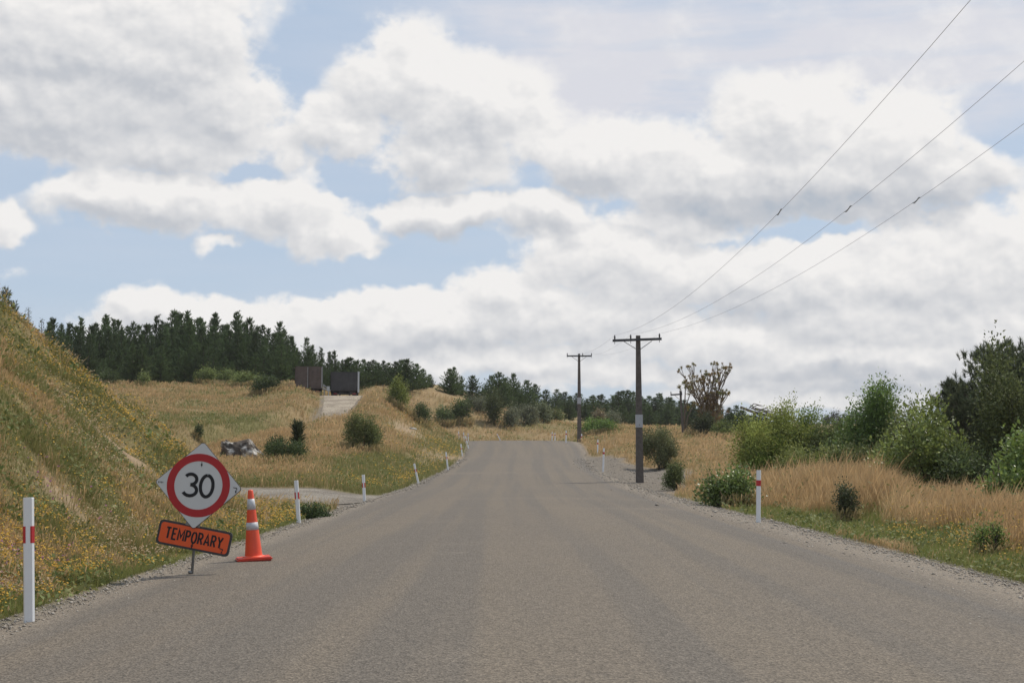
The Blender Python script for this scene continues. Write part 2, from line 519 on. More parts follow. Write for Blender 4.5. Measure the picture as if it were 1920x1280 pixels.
gv = gravelness(xf_, yf_); colg = colg * (1 - gv[:, None]) + np.array([.20, .172, .14]) * gv[:, None]
me = new_mesh('ground', Vg, Fg, colg, smooth=True)
m, nt, bs, out = mat('ground_soil')
at = N(nt, 'ShaderNodeAttribute', attribute_name='col')
geo = N(nt, 'ShaderNodeNewGeometry')
n1 = N(nt, 'ShaderNodeTexNoise', inp={'Scale': 3.2, 'Detail': 9.0, 'Roughness': .72})
n2 = N(nt, 'ShaderNodeTexNoise', inp={'Scale': 42.0, 'Detail': 3.0, 'Roughness': .6})
nt.links.new(geo.outputs['Position'], n1.inputs['Vector']); nt.links.new(geo.outputs['Position'], n2.inputs['Vector'])
hs = N(nt, 'ShaderNodeHueSaturation'); nt.links.new(at.outputs['Color'], hs.inputs['Color'])
nt.links.new(maprange(nt, math_n(nt, 'ADD', math_n(nt, 'MULTIPLY', n1.outputs['Fac'], .6), math_n(nt, 'MULTIPLY', n2.outputs['Fac'], .4)), .32, .68, .55, 1.4, False), hs.inputs['Value'])
nt.links.new(hs.outputs[0], bs.inputs['Base Color']); bs.inputs['Roughness'].default_value = .95; bs.inputs['Specular IOR Level'].default_value = .1
bp = N(nt, 'ShaderNodeBump', inp={'Strength': .7, 'Distance': .05}); nt.links.new(n2.outputs['Fac'], bp.inputs['Height']); nt.links.new(bp.outputs[0], bs.inputs['Normal'])
tag(link('ground', me, m), kind='structure')

# ------------------------------------------------------------------ road and side track
def strip(name, yv, xl, xr, zf, nlat, edge, seed, uvlat=None):
    v = []; uv = []
    t = np.linspace(0, 1, nlat)
    for i, y in enumerate(yv):
        jl = (vnoise(np.array([y * 1.3]), np.array([0.5]), seed)[0] - .5) * edge + (vnoise(np.array([y * 4.7]), np.array([1.5]), seed)[0] - .5) * edge * .5
        jr = (vnoise(np.array([y * 1.3]), np.array([7.5]), seed)[0] - .5) * edge + (vnoise(np.array([y * 4.7]), np.array([3.5]), seed)[0] - .5) * edge * .5
        x = xl[i] + jl + (xr[i] + jr - xl[i] - jl) * t
        z = zf(x, np.full(nlat, y))
        z = z + .035 * np.clip(np.minimum(t, 1 - t) / .03, 0, 1) - .03
        v += list(np.c_[x, np.full(nlat, y), z])
        uv += list(np.c_[x - .5 * (xl[i] + xr[i]) + .7, np.full(nlat, y)])
    n = len(yv)
    i = (np.arange(n - 1)[:, None] * nlat + np.arange(nlat - 1)[None]).ravel()
    return np.array(v), np.stack([i, i + 1, i + nlat + 1, i + nlat], 1), np.array(uv)

yv = axis([(-30, 5, 1.0), (5, 60, .25), (60, 140, .5)])
crown = lambda x, y: road_z(y) + .06 * (1 - (np.abs(x - .5 * (road_l(y) + road_r(y))) / 4.8) ** 2)
v, f, uv = strip('road', yv, road_l(yv) - .1, road_r(yv) + .1, lambda x, y: crown(x, y), 41, .35, 3)
me = new_mesh('road', v, f, uv=uv, smooth=True)

def road_material():
    m, nt, bs, out = mat('chip_seal')
    geo = N(nt, 'ShaderNodeNewGeometry'); pos = geo.outputs['Position']
    uvn = N(nt, 'ShaderNodeUVMap', uv_map='UVMap')
    sep = N(nt, 'ShaderNodeSeparateXYZ'); nt.links.new(uvn.outputs[0], sep.inputs[0]); lat = sep.outputs['X']
    chip = N(nt, 'ShaderNodeTexVoronoi', inp={'Scale': 62.0, 'Randomness': 1.0}); nt.links.new(pos, chip.inputs['Vector'])
    fine = N(nt, 'ShaderNodeTexNoise', inp={'Scale': 24.0, 'Detail': 5.0, 'Roughness': .75}); nt.links.new(pos, fine.inputs['Vector'])
    big = N(nt, 'ShaderNodeTexNoise', inp={'Scale': .35, 'Detail': 5.0, 'Roughness': .6})
    mp = N(nt, 'ShaderNodeMapping', inp={'Scale': (1.0, .16, 1.0)}); nt.links.new(pos, mp.inputs['Vector']); nt.links.new(mp.outputs[0], big.inputs['Vector'])
    streak = N(nt, 'ShaderNodeTexNoise', inp={'Scale': 1.3, 'Detail': 3.0, 'Roughness': .5})
    mp2 = N(nt, 'ShaderNodeMapping', inp={'Scale': (1.0, .015, 1.0)}); nt.links.new(uvn.outputs[0], mp2.inputs['Vector']); nt.links.new(mp2.outputs[0], streak.inputs['Vector'])
    crs = N(nt, 'ShaderNodeTexNoise', inp={'Scale': .22, 'Detail': 3.0}); mp3 = N(nt, 'ShaderNodeMapping', inp={'Scale': (.25, 1.0, 1.0)})
    nt.links.new(pos, mp3.inputs['Vector']); nt.links.new(mp3.outputs[0], crs.inputs['Vector'])
    base = mix_rgb(nt, 'MIX', maprange(nt, big.outputs['Fac'], .35, .68), (.166, .136, .102), (.149, .124, .097))
    base = mix_rgb(nt, 'MIX', maprange(nt, streak.outputs['Fac'], .44, .60, 0, 1.0), base, (.136, .116, .094))
    base = mix_rgb(nt, 'MIX', maprange(nt, crs.outputs['Fac'], .55, .72, 0, .5), base, (.19, .156, .119))
    blo = N(nt, 'ShaderNodeTexNoise', inp={'Scale': .9, 'Detail': 7.0, 'Roughness': .7}); nt.links.new(pos, blo.inputs['Vector'])
    base = mix_rgb(nt, 'MIX', maprange(nt, blo.outputs['Fac'], .58, .74, 0, .55), base, (.105, .092, .078))
    base = mix_rgb(nt, 'MIX', maprange(nt, blo.outputs['Fac'], .40, .28, 0, .5), base, (.215, .18, .14))
    # loose gravel along the edges
    en = math_n(nt, 'MULTIPLY', math_n(nt, 'SUBTRACT', fine.outputs['Fac'], .5), .8)
    bn = math_n(nt, 'MULTIPLY', math_n(nt, 'SUBTRACT', big.outputs['Fac'], .5), 1.2)
    latn = math_n(nt, 'ADD', math_n(nt, 'ADD', lat, en), bn)
    edR = maprange(nt, latn, 4.35, 5.1); edL = maprange(nt, latn, -3.45, -3.95)
    ed = math_n(nt, 'MAXIMUM', edR, edL)
    base = mix_rgb(nt, 'MIX', math_n(nt, 'MULTIPLY', ed, .75), base, (.235, .195, .150))
    # dark swept line where traffic pushes the chips aside
    ln = math_n(nt, 'MULTIPLY', maprange(nt, math_n(nt, 'ABSOLUTE', math_n(nt, 'SUBTRACT', math_n(nt, 'ADD', lat, math_n(nt, 'MULTIPLY', bn, .25)), 4.22)), .20, .02), .38)
    base = mix_rgb(nt, 'MIX', ln, base, (.125, .112, .098))
    vc = N(nt, 'ShaderNodeSeparateColor'); nt.links.new(chip.outputs['Color'], vc.inputs[0])
    hs = N(nt, 'ShaderNodeHueSaturation'); nt.links.new(base, hs.inputs['Color'])
    v1 = maprange(nt, vc.outputs[0], 0, 1, .60, 1.40, False)
    v2 = maprange(nt, fine.outputs['Fac'], .3, .7, .72, 1.28, False)
    nt.links.new(math_n(nt, 'MULTIPLY', v1, v2), hs.inputs['Value'])
    nt.links.new(hs.outputs[0], bs.inputs['Base Color'])
    bs.inputs['Roughness'].default_value = .85; bs.inputs['Specular IOR Level'].default_value = .3
    bp = N(nt, 'ShaderNodeBump', inp={'Strength': .8, 'Distance': .012})
    nt.links.new(math_n(nt, 'ADD', chip.outputs['Distance'], fine.outputs['Fac']), bp.inputs['Height']); nt.links.new(bp.outputs[0], bs.inputs['Normal'])
    return m
tag(link('road', me, road_material()), kind='structure')

def gravel_material():
    m, nt, bs, out = mat('loose_gravel')
    geo = N(nt, 'ShaderNodeNewGeometry'); pos = geo.outputs['Position']
    chip = N(nt, 'ShaderNodeTexVoronoi', inp={'Scale': 30.0}); nt.links.new(pos, chip.inputs['Vector'])
    fine = N(nt, 'ShaderNodeTexNoise', inp={'Scale': 2.2, 'Detail': 9.0, 'Roughness': .75}); nt.links.new(pos, fine.inputs['Vector'])
    big = N(nt, 'ShaderNodeTexNoise', inp={'Scale': .55, 'Detail': 4.0}); nt.links.new(pos, big.inputs['Vector'])
    vc = N(nt, 'ShaderNodeSeparateColor'); nt.links.new(chip.outputs['Color'], vc.inputs[0])
    base = mix_rgb(nt, 'MIX', maprange(nt, fine.outputs['Fac'], .35, .65), (.19, .168, .14), (.28, .248, .205))
    hs = N(nt, 'ShaderNodeHueSaturation'); spz = N(nt, 'ShaderNodeSeparateXYZ'); nt.links.new(pos, spz.inputs[0])
    base = mix_rgb(nt, 'MIX', maprange(nt, spz.outputs['Y'], 62, 95), base, (.36, .305, .235))
    nt.links.new(mix_rgb(nt, 'MULTIPLY', maprange(nt, big.outputs['Fac'], .42, .60, 0, .8), base, (.66, .64, .63)), hs.inputs['Color'])
    nt.links.new(maprange(nt, vc.outputs[0], 0, 1, .5, 1.45, False), hs.inputs['Value'])
    nt.links.new(hs.outputs[0], bs.inputs['Base Color']); bs.inputs['Roughness'].default_value = .9; bs.inputs['Specular IOR Level'].default_value = .2
    bp = N(nt, 'ShaderNodeBump', inp={'Strength': .8, 'Distance': .02}); nt.links.new(chip.outputs['Distance'], bp.inputs['Height']); nt.links.new(bp.outputs[0], bs.inputs['Normal'])
    return m
M['gravel'] = gravel_material()
tv = []; nl = 13
dT = np.gradient(TR, axis=0); dT /= np.hypot(dT[:, 0], dT[:, 1])[:, None]
for i in range(len(TR)):
    nrm = np.array([-dT[i, 1], dT[i, 0]])
    t = np.linspace(-1, 1, nl)
    jw = 1 + .12 * (vnoise(np.array([i * .7]), np.array([.3]), 4)[0] - .5)
    px_ = TR[i, 0] + nrm[0] * t * TRW[i] * jw; py_ = TR[i, 1] + nrm[1] * t * TRW[i] * jw
    z = ground(px_, py_) + .045 * np.clip((1 - np.abs(t)) / .15, 0, 1) - .02
    tv += list(np.c_[px_, py_, z])
i = (np.arange(len(TR) - 1)[:, None] * nl + np.arange(nl - 1)[None]).ravel()
me = new_mesh('gravel_track', np.array(tv), np.stack([i, i + nl, i + nl + 1, i + 1], 1), smooth=True)
tag(link('gravel_track', me, M['gravel']), kind='structure')

# ------------------------------------------------------------------ grass, flowers, stones (uncountable)
def free(x, y, margin=.05):
    """True where grass may grow"""
    return gravelness(x, y) < .45

def blades(x, y, z, h, w, col, lean, seed, head=False):
    """one curved blade per position"""
    r = np.random.default_rng(seed); n = len(x)
    az = r.uniform(0, 2 * PI, n); wd = np.stack([np.cos(az), np.sin(az), np.zeros(n)], 1)
    la = r.uniform(0, 2 * PI, n)
    ld = np.stack([np.cos(la), np.sin(la), np.zeros(n)], 1) * (lean * r.uniform(.3, 1.2, n))[:, None] + np.array([.10, -.03, 0])[None]
    b = np.stack([x, y, z - .02], 1)
    up = np.array([0, 0, 1.0])[None]
    hw = (w * .5)[:, None]; hh = h[:, None]
    if head:
        lv = [(0, .55), (.55, .45), (.78, 1.15), (1.0, .05)]
    else:
        lv = [(0, .9), (.5, .8), (1.0, .05)]
    V = []
    for t, k in lv:
        c = b + up * hh * t * (1 - .12 * t) + ld * hh * t * t
        V.append(c - wd * hw * k); V.append(c + wd * hw * k)
    nv = len(V)
    V = np.stack(V, 1).reshape(-1, 3)
    base = (np.arange(n) * nv)[:, None]
    Fq = np.concatenate([base + np.array([[2 * k, 2 * k + 1, 2 * k + 3, 2 * k + 2]]) for k in range(len(lv) - 1)])
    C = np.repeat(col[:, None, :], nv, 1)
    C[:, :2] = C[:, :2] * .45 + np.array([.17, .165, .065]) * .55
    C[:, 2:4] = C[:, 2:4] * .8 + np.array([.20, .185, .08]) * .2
    return V, Fq, C.reshape(-1, 3)

def leaf_cards(pos, dirs, nrm, L, W, col):
    """leaves as folded diamonds"""
    n = len(pos)
    d = dirs / np.linalg.norm(dirs, axis=1)[:, None]
    s = np.cross(d, nrm); s /= np.linalg.norm(s, axis=1)[:, None] + 1e-9
    nn = np.cross(s, d)
    V = np.stack([pos, pos + d * (L * .45)[:, None] - s * (W * .5)[:, None] + nn * (W * .15)[:, None],
                  pos + d * (L * .45)[:, None] + s * (W * .5)[:, None] + nn * (W * .15)[:, None], pos + d * L[:, None]], 1)
    b = (np.arange(n) * 4)[:, None]
    Ft = np.concatenate([b + np.array([[0, 2, 1]]), b + np.array([[1, 2, 3]])])
    return V.reshape(-1, 3), Ft, np.repeat(col, 4, 0)

def merge(parts):
    off = 0; V = []; Fs = []; C = []
    for v, f, c in parts:
        V.append(v); Fs.append(f + off); C.append(c); off += len(v)
    return np.concatenate(V), np.concatenate(Fs), np.concatenate(C)

def tufted(n, ulo, uhi, dlo, dhi, k, spread, seed, power=0.0):
    """tuft centres evenly spread over the view, k blades around each"""
    r = np.random.default_rng(seed)
    d = np.exp(r.uniform(math.log(dlo), math.log(dhi), n)); u = r.uniform(ulo, uhi, n)
    x = u * d; y = d
    x = np.repeat(x, k); y = np.repeat(y, k); tr = np.repeat(r.uniform(0, 1, n), k)
    x = x + r.normal(0, 1, len(x)) * spread * (.5 + y / 60); y = y + r.normal(0, 1, len(x)) * spread * (.5 + y / 60)
    return x, y, tr, r

def grass_height(x, y):
    dr = x - road_r(y); dl = road_l(y) - x
    h = .30 + .30 * fbm(x * .4, y * .4, 31, 3)
    h = np.where(dl > 0, np.where(y < 37, .09 + .13 * fbm(x * 1.1, y * .9, 33, 3) + .26 * sstep(.50, .72, fbm(x * 1.9, y * 1.4, 35, 2)), h), h)
    tall = sstep(1.6, 3.2, dr) * sstep(62, 40, y) 
    h = h + tall * (.16 + .50 * sstep(xpix(1730, 30) / 30, xpix(1640, 30) / 30, x / np.maximum(y, 1)) + .35 * (fbm(x * .7, y * .7, 37, 3) - .4))
    verge = sstep(2.4, 1.0, dr + 2.2 * (fbm(x * .7, y * .6, 57, 3) - .5)) * (dr > 0) * sstep(60, 40, y)
    h = h * (1 - verge) + verge * .16
    toe = sstep(1.2, .1, dl) * (dl > -.5) * (y < 36)
    h = h * (1 - .55 * toe)
    return h

parts_dry, parts_green = [], []
def sow(n, ulo, uhi, dlo, dhi, k, spread, seed, hs=1.0, headp=.5):
    x, y, tr, r = tufted(n, ulo, uhi, dlo, dhi, k, spread, seed)
    so = soilness(x, y)
    ok = free(x, y) & (so < r.uniform(.1, .9, len(x)))
    x, y, tr = x[ok], y[ok], tr[ok]
    g = np.clip(greenness(x, y), 0.03, .88)
    isg = (.6 * tr + .4 * r.uniform(0, 1, len(x))) < g
    h = grass_height(x, y) * r.uniform(.45, 1.2, len(x)) * np.where(r.uniform(0, 1, len(x)) < .08, 1.3, 1.0) * hs
    h = np.where(isg, h * .72, h)
    w = (.0035 + .00030 * y) * r.uniform(.6, 1.35, len(x)) * np.where((x > 0) & (y < 62), .72, 1.0)
    z = ground(x, y)
    t = r.uniform(0, 1, len(x)); t2 = np.clip(fbm(x * .5, y * .5, 41, 3) * 1.6 - .3, 0, 1)
    cd = lerp_col(np.array([.65, .475, .262]), np.array([.49, .325, .165]), np.clip(.55 * t + .6 * t2, 0, 1)) * (.78 + .44 * r.uniform(0, 1, (len(x), 1)))
    lush = np.clip(sstep(2.4, 1.0, x - road_r(y)) * (x > 0) * sstep(60, 40, y) + sstep(1.1, .1, road_l(y) - x) * (y < 36), 0, 1)
    cg = lerp_col(np.array([.21, .225, .075]), np.array([.36, .315, .13]), t)
    cg = cg * (1 - .6 * lush[:, None]) + lush[:, None] * .6 * np.array([.26, .31, .085])
    lean = np.full(len(x), .35)
    m_ = ~isg
    hd = m_ & (r.uniform(0, 1, len(x)) < headp)
    for mk, head, dst, cc in ((hd, True, parts_dry, cd), (m_ & ~hd, False, parts_dry, cd), (isg, False, parts_green, cg)):
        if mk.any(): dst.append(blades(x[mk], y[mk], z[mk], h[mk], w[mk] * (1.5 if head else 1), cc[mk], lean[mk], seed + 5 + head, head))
sow(36000, -.46, -.14, 8, 37, 9, .11, 101, .95, .5)
sow(44000, .13, .53, 11, 62, 10, .15, 102, 1.0, .7)
sow(50000, -.38, -.0, 34, 165, 5, .16, 103, 1.0, .5)
sow(32000, -.01, .44, 46, 185, 5, .16, 104, 1.0, .5)
v, f, c = merge(parts_dry); tag(link('dry_grass', new_mesh('dry_grass', v, f, c), M['grass']), kind='stuff')
v, f, c = merge(parts_green); tag(link('green_grass', new_mesh('green_grass', v, f, c), M['grass']), kind='stuff')

def flowers(name, pts, size, cols, seed, hgt):
    """small six sided flower heads on short stalks"""
    r = np.random.default_rng(seed); x, y = pts; n = len(x)
    z = ground(x, y) + hgt
    s = size
    nrm = r.normal(0, .45, (n, 3)); nrm[:, 2] = 1; nrm[:, 1] -= .45; nrm /= np.linalg.norm(nrm, axis=1)[:, None]
    a = np.cross(nrm, r.normal(0, 1, (n, 3))); a /= np.linalg.norm(a, axis=1)[:, None]; b = np.cross(nrm, a)
    c0 = np.stack([x, y, z], 1)
    V = [c0 + nrm * (s * .35)[:, None]]
    for k in range(6):
        q = k * PI / 3; V.append(c0 + (a * math.cos(q) + b * math.sin(q)) * s[:, None])
    V.append(c0); V.append(c0 + (a * .12 * s[:, None])); V.append(np.stack([x, y, z - hgt], 1))
    nv = len(V); V = np.stack(V, 1).reshape(-1, 3)
    base = (np.arange(n) * nv)[:, None]
    Ft = np.concatenate([base + np.array([[0, 1 + k, 1 + (k + 1) % 6]]) for k in range(6)] + [base + np.array([[7, 8, 9]])])
    cc = np.repeat(cols[:, None, :], nv, 1); cc[:, 7:, :] = np.array([.12, .15, .04])
    return link(name, new_mesh(name, V, Ft, cc.reshape(-1, 3)), M['flower'])

def flower_field(n, ulo, uhi, dlo, dhi, dens, seed):
    r = np.random.default_rng(seed)
    k = 6
    d = np.exp(r.uniform(math.log(dlo), math.log(dhi), n)); u = r.uniform(ulo, uhi, n)
    x = np.repeat(u * d, k); y = np.repeat(d, k); sp = .05 + .0035 * y
    x = x + r.normal(0, 1, n * k) * sp; y = y + r.normal(0, 1, n * k) * sp
    ok = free(x, y) & (dens(x, y) > r.uniform(0, 1, n * k))
    return x[ok], y[ok]
def dens_yellow(x, y):
    dl = road_l(y) - x; s = dl - .25; dr = x - road_r(y)
    v = .95 * sstep(.38, .58, fbm(x * .7, y * .5, 61, 3)) * sstep(2.3, .8, s) * (s > .2) * (y < 34)
    v = v + 1.0 * sstep(27.0, 27.8, y) * sstep(37, 33, y) * (s > .3)
    v = v + .9 * zone(480, 31, 1.8, 4, x, y)
    v = v + .13 * (s > 0) * (y < 30)
    v = v * np.where(y < 38, .25 + 1.3 * sstep(.42, .62, fbm(x * 2.1, y * 1.6, 63, 2)) + .5 * sstep(26.8, 28, y), 1.0)
    v = v + .9 * (zone(800, 96, 2.6, 14, x, y) + .8 * zone(755, 62, 1.6, 10, x, y) + .8 * zone(700, 56, 2, 3, x, y)) * sstep(.4, .6, fbm(x * .7, y * .4, 67, 2))
    v = v + .8 * zone(1760, 25, 1.3, 3, x, y) * (dr > .9) + .5 * zone(1860, 21, 1.0, 3, x, y) * (dr > .8)
    v = v + .5 * zone(840, 66, 2.0, 8, x, y) 
    return v
pa = flower_field(8200, -.40, -.14, 9, 38, dens_yellow, 201)
pb = flower_field(2600, -.18, -.03, 48, 118, dens_yellow, 202)
pc = flower_field(700, .26, .40, 16, 32, dens_yellow, 203)
x = np.r_[pa[0], pb[0], pc[0]]; y = np.r_[pa[1], pb[1], pc[1]]
r = np.random.default_rng(9); t = r.uniform(0, 1, len(x))
cy = lerp_col(np.array([.62, .40, .06]), np.array([.54, .30, .055]), t)
sz = (.007 + .00026 * y) * r.uniform(.7, 1.35, len(x))
hg = np.clip(grass_height(x, y), .12, .5) * r.uniform(.45, .95, len(x))
tag(flowers('yellow_wildflowers', (x, y), sz, cy, 5, hg), kind='stuff')
def weeds(n, ulo, uhi, dlo, dhi, seed, size=1.0):
    r = np.random.default_rng(seed)
    d = np.exp(r.uniform(math.log(dlo), math.log(dhi), n)); u = r.uniform(ulo, uhi, n)
    x0, y0 = u * d, d
    ok = free(x0, y0) & (fbm(x0 * .9, y0 * .7, 81, 3) > r.uniform(.35, .6, n)) & (soilness(x0, y0) < .4)
    x0, y0 = x0[ok], y0[ok]; k = 16
    x = np.repeat(x0, k); y = np.repeat(y0, k); tint = np.repeat(r.uniform(0, 1, len(x0)), k); m_ = len(x)
    sp = (.05 + .0022 * y) * size
    x = x + r.normal(0, 1, m_) * sp; y = y + r.normal(0, 1, m_) * sp
    hh = np.repeat(grass_height(x0, y0) * r.uniform(.5, 1.05, len(x0)), k) * r.uniform(.1, 1.0, m_)
    p = np.stack([x, y, ground(x, y) + hh], 1)
    dv = r.normal(0, 1, (m_, 3)); dv[:, 2] = np.abs(dv[:, 2]) * .6 + .1
    nr = r.normal(0, .6, (m_, 3)) + np.array([0, 0, 1.0])
    L = (.02 + .0011 * y) * r.uniform(.7, 1.4, m_) * size
    c = lerp_col(np.array([.13, .17, .05]), np.array([.24, .24, .09]), tint) * r.uniform(.75, 1.25, (m_, 1))
    return leaf_cards(p, dv, nr, L, L * .5, c)
v, f, c = merge([weeds(4200, -.40, -.14, 9, 37, 401), weeds(900, -.40, -.14, 9, 37, 405, 2.0), weeds(500, .13, .41, 13, 50, 406, 1.9), weeds(2600, .13, .41, 13, 60, 402), weeds(4200, -.32, .0, 45, 160, 403), weeds(1500, .0, .2, 60, 170, 404)])
tag(link('weeds', new_mesh('weeds', v, f, c), M['leaf']), kind='stuff')
x, y = flower_field(5500, -.40, -.14, 9, 37, lambda x, y: .8 * sstep(.40, .62, fbm(x * .6, y * .5, 91, 3)) * (road_l(y) - x > .5), 205)
r = np.random.default_rng(12)
cs_ = lerp_col(np.array([.52, .40, .25]), np.array([.40, .28, .17]), r.uniform(0, 1, len(x)))
tag(flowers('seed_heads', (x, y), (.006 + .00022 * y) * r.uniform(.7, 1.4, len(x)), cs_, 7, np.clip(grass_height(x, y), .15, .5) * r.uniform(.7, 1.25, len(x))), kind='stuff')
dens_pink = lambda x, y: .75 * sstep(.45, .6, fbm(x * .8, y * .8, 71, 3)) * sstep(.7, 1.3, road_l(y) - x) * sstep(22, 14, y) * sstep(4.2, 2.6, road_l(y) - x)
x, y = flower_field(2200, -.40, -.22, 9.5, 22, dens_pink, 204)
r = np.random.default_rng(10)
cp = lerp_col(np.array([.36, .15, .22]), np.array([.26, .12, .19]), r.uniform(0, 1, len(x)))
tag(flowers('pink_clover', (x, y), (.009 + .0004 * y) * r.uniform(.7, 1.3, len(x)), cp, 6, np.clip(grass_height(x, y), .12, .5) * r.uniform(.6, 1.0, len(x))), kind='stuff')

def stones(n, seed):
    r = np.random.default_rng(seed)
    d = np.exp(r.uniform(math.log(9), math.log(92), n)); 
    side = r.uniform(0, 1, n)
    o = np.abs(r.normal(0, .55, n))
    xr = road_r(d) + .12 - o + r.uniform(0, .45, n); xl = road_l(d) - .12 + np.abs(r.normal(0, .22, n)) - r.uniform(0, .3, n)
    wide = (d > 52) & (r.uniform(0, 1, n) < .6)
    xr = np.where(wide, road_r(d) + r.uniform(-.6, 3.4, n), xr)
    x = np.where(side < .62, xr, xl); y = d
    z = np.maximum(ground(x, y), np.where((x > road_l(y)) & (x < road_r(y)), crown(x, y) - .0, -9)) 
    s = (.006 + .00019 * y) * np.exp(r.normal(0, .42, n))
    oc = np.array([[1, 0, 0], [-1, 0, 0], [0, 1, 0], [0, -1, 0], [0, 0, .7], [0, 0, -.7]])
    V = oc[None] * r.uniform(.6, 1.3, (n, 6, 1)) + r.normal(0, .18, (n, 6, 3))
    a = r.uniform(0, 2 * PI, n); ca, sa = np.cos(a), np.sin(a)
    V = np.stack([V[..., 0] * ca[:, None] - V[..., 1] * sa[:, None], V[..., 0] * sa[:, None] + V[..., 1] * ca[:, None], V[..., 2]], -1)
    V = V * s[:, None, None] + np.stack([x, y, z + s * .3], 1)[:, None]
    ft = np.array([[0, 2, 4], [2, 1, 4], [1, 3, 4], [3, 0, 4], [2, 0, 5], [1, 2, 5], [3, 1, 5], [0, 3, 5]])
    Ft = (np.arange(n) * 6)[:, None, None] + ft[None]
    t = r.uniform(0, 1, n)
    c = lerp_col(np.array([.22, .19, .155]), np.array([.42, .375, .32]), t)
    return V.reshape(-1, 3), Ft.reshape(-1, 3), np.repeat(c, 6, 0)
v, f, c = stones(24000, 301)
m, nt, bs, out = mat('stone_chips'); at = N(nt, 'ShaderNodeAttribute', attribute_name='col'); nt.links.new(at.outputs['Color'], bs.inputs['Base Color']); bs.inputs['Roughness'].default_value = .9
tag(link('gravel', new_mesh('gravel', v, f, c), m), kind='stuff')

# ------------------------------------------------------------------ plants
def needles(pos, ax, n_per, L, W, col, r, spread=.75):
    """brushes of needles: pos, ax (n,3); needles fan out around each axis"""
    n = len(pos)
    ax = ax / np.linalg.norm(ax, axis=1)[:, None]
    pos = np.repeat(pos, n_per, 0); a = np.repeat(ax, n_per, 0); Lr = np.repeat(L, n_per) * r.uniform(.7, 1.15, n * n_per)
    k = r.uniform(-.1, 1.0, n * n_per)
    st = pos + a * (k * Lr)[:, None]
    dv = a + r.normal(0, 1, a.shape) * spread * .6
    dv /= np.linalg.norm(dv, axis=1)[:, None]
    s = np.cross(dv, r.normal(0, 1, a.shape)); s /= np.linalg.norm(s, axis=1)[:, None] + 1e-9
    Wr = np.repeat(W, n_per)
    V = np.stack([st - s * (Wr * .5)[:, None], st + s * (Wr * .5)[:, None], st + dv * Lr[:, None]], 1)
    Ft = np.arange(len(st) * 3).reshape(-1, 3)
    c = np.repeat(col, n_per, 0) * r.uniform(.8, 1.25, (len(st), 1))
    return V.reshape(-1, 3), Ft, np.repeat(c, 3, 0)

def pine_meshes(seed, H=9.0, R=1.7, whorls=32, npn=13, shoot=.46, width=.075, col=(.088, .128, .048), dens=1.0, low=.04):
    r = np.random.default_rng(seed)
    pos, ax, Ls, cs = [], [], [], []
    tr = MB()
    lean = r.normal(0, .012, 2)
    tr.tube([(lean[0] * z, lean[1] * z, z) for z in np.linspace(-.3, H * .97, 7)], list(np.linspace(.017 * H, .012, 7)), 7)
    hs = np.sort(np.clip(np.linspace(low, .965, whorls) + r.normal(0, .012, whorls), .02, .98))
    for t in hs:
        z0 = t * H
        rad = R * ((1 - t) ** .86) * r.uniform(.68, 1.28) * (0.75 + .25 * min(1, t * 6)) + .06
        nb = int(r.integers(5, 8))
        a0 = r.uniform(0, 2 * PI)
        tint = r.uniform(.8, 1.25)
        for b in range(nb):
            a = a0 + 2 * PI * b / nb + r.normal(0, .25)
            L = rad * r.uniform(.55, 1.2)
            ns = max(2, int(L / (shoot * .55) * dens))
            rise = .25 + .55 * t + r.normal(0, .12)
            for k in range(ns):
                q = (k + r.uniform(.2, 1)) / ns
                rr = L * q
                p = np.array([math.cos(a) * rr + lean[0] * z0, math.sin(a) * rr + lean[1] * z0, z0 + rise * L * q ** 1.6])
                p += r.normal(0, .07, 3)
                d = np.array([math.cos(a), math.sin(a), .35 + 1.1 * q + .5 * t]) + r.normal(0, .28, 3)
                pos.append(p); ax.append(d); Ls.append(shoot * r.uniform(.7, 1.15) * (1 - .35 * t)); cs.append(np.array(col) * tint * r.uniform(.8, 1.2))
            if L > .5 * R:
                tr.tube([(lean[0] * z0, lean[1] * z0, z0), (math.cos(a) * L * .9, math.sin(a) * L * .9, z0 + rise * L * .82)], [.012 * H * .3, .008], 4, False)
    for k in range(7):
        z = H * (.90 + .10 * k / 6)
        pos.append(np.array([lean[0] * z, lean[1] * z, z])); ax.append(np.array([0, 0, 1.0]) + r.normal(0, .06, 3)); Ls.append(shoot * .5); cs.append(np.array(col) * 1.1)
    pos = np.array(pos); ax = np.array(ax); Ls = np.array(Ls); cs = np.array(cs)
    v, f, c = needles(pos, ax, npn, Ls, np.full(len(pos), width), cs, r)
    return new_mesh('crown', v, f, c), tr.mesh('trunk', True)

def pine(name, label, cat, meshes, loc, rotz=0, scale=1.0, group=None):
    o = thing(name, label, cat, loc, (0, 0, rotz), group)
    o.scale = scale if isinstance(scale, tuple) else (scale,) * 3
    for nm, me, mt in (('crown', meshes[0], M['needle']), ('trunk', meshes[1], M['bark'])):
        c = bpy.data.objects.new(nm, me); COL.objects.link(c); c.parent = o
        if not me.materials: me.materials.append(mt)
    return o

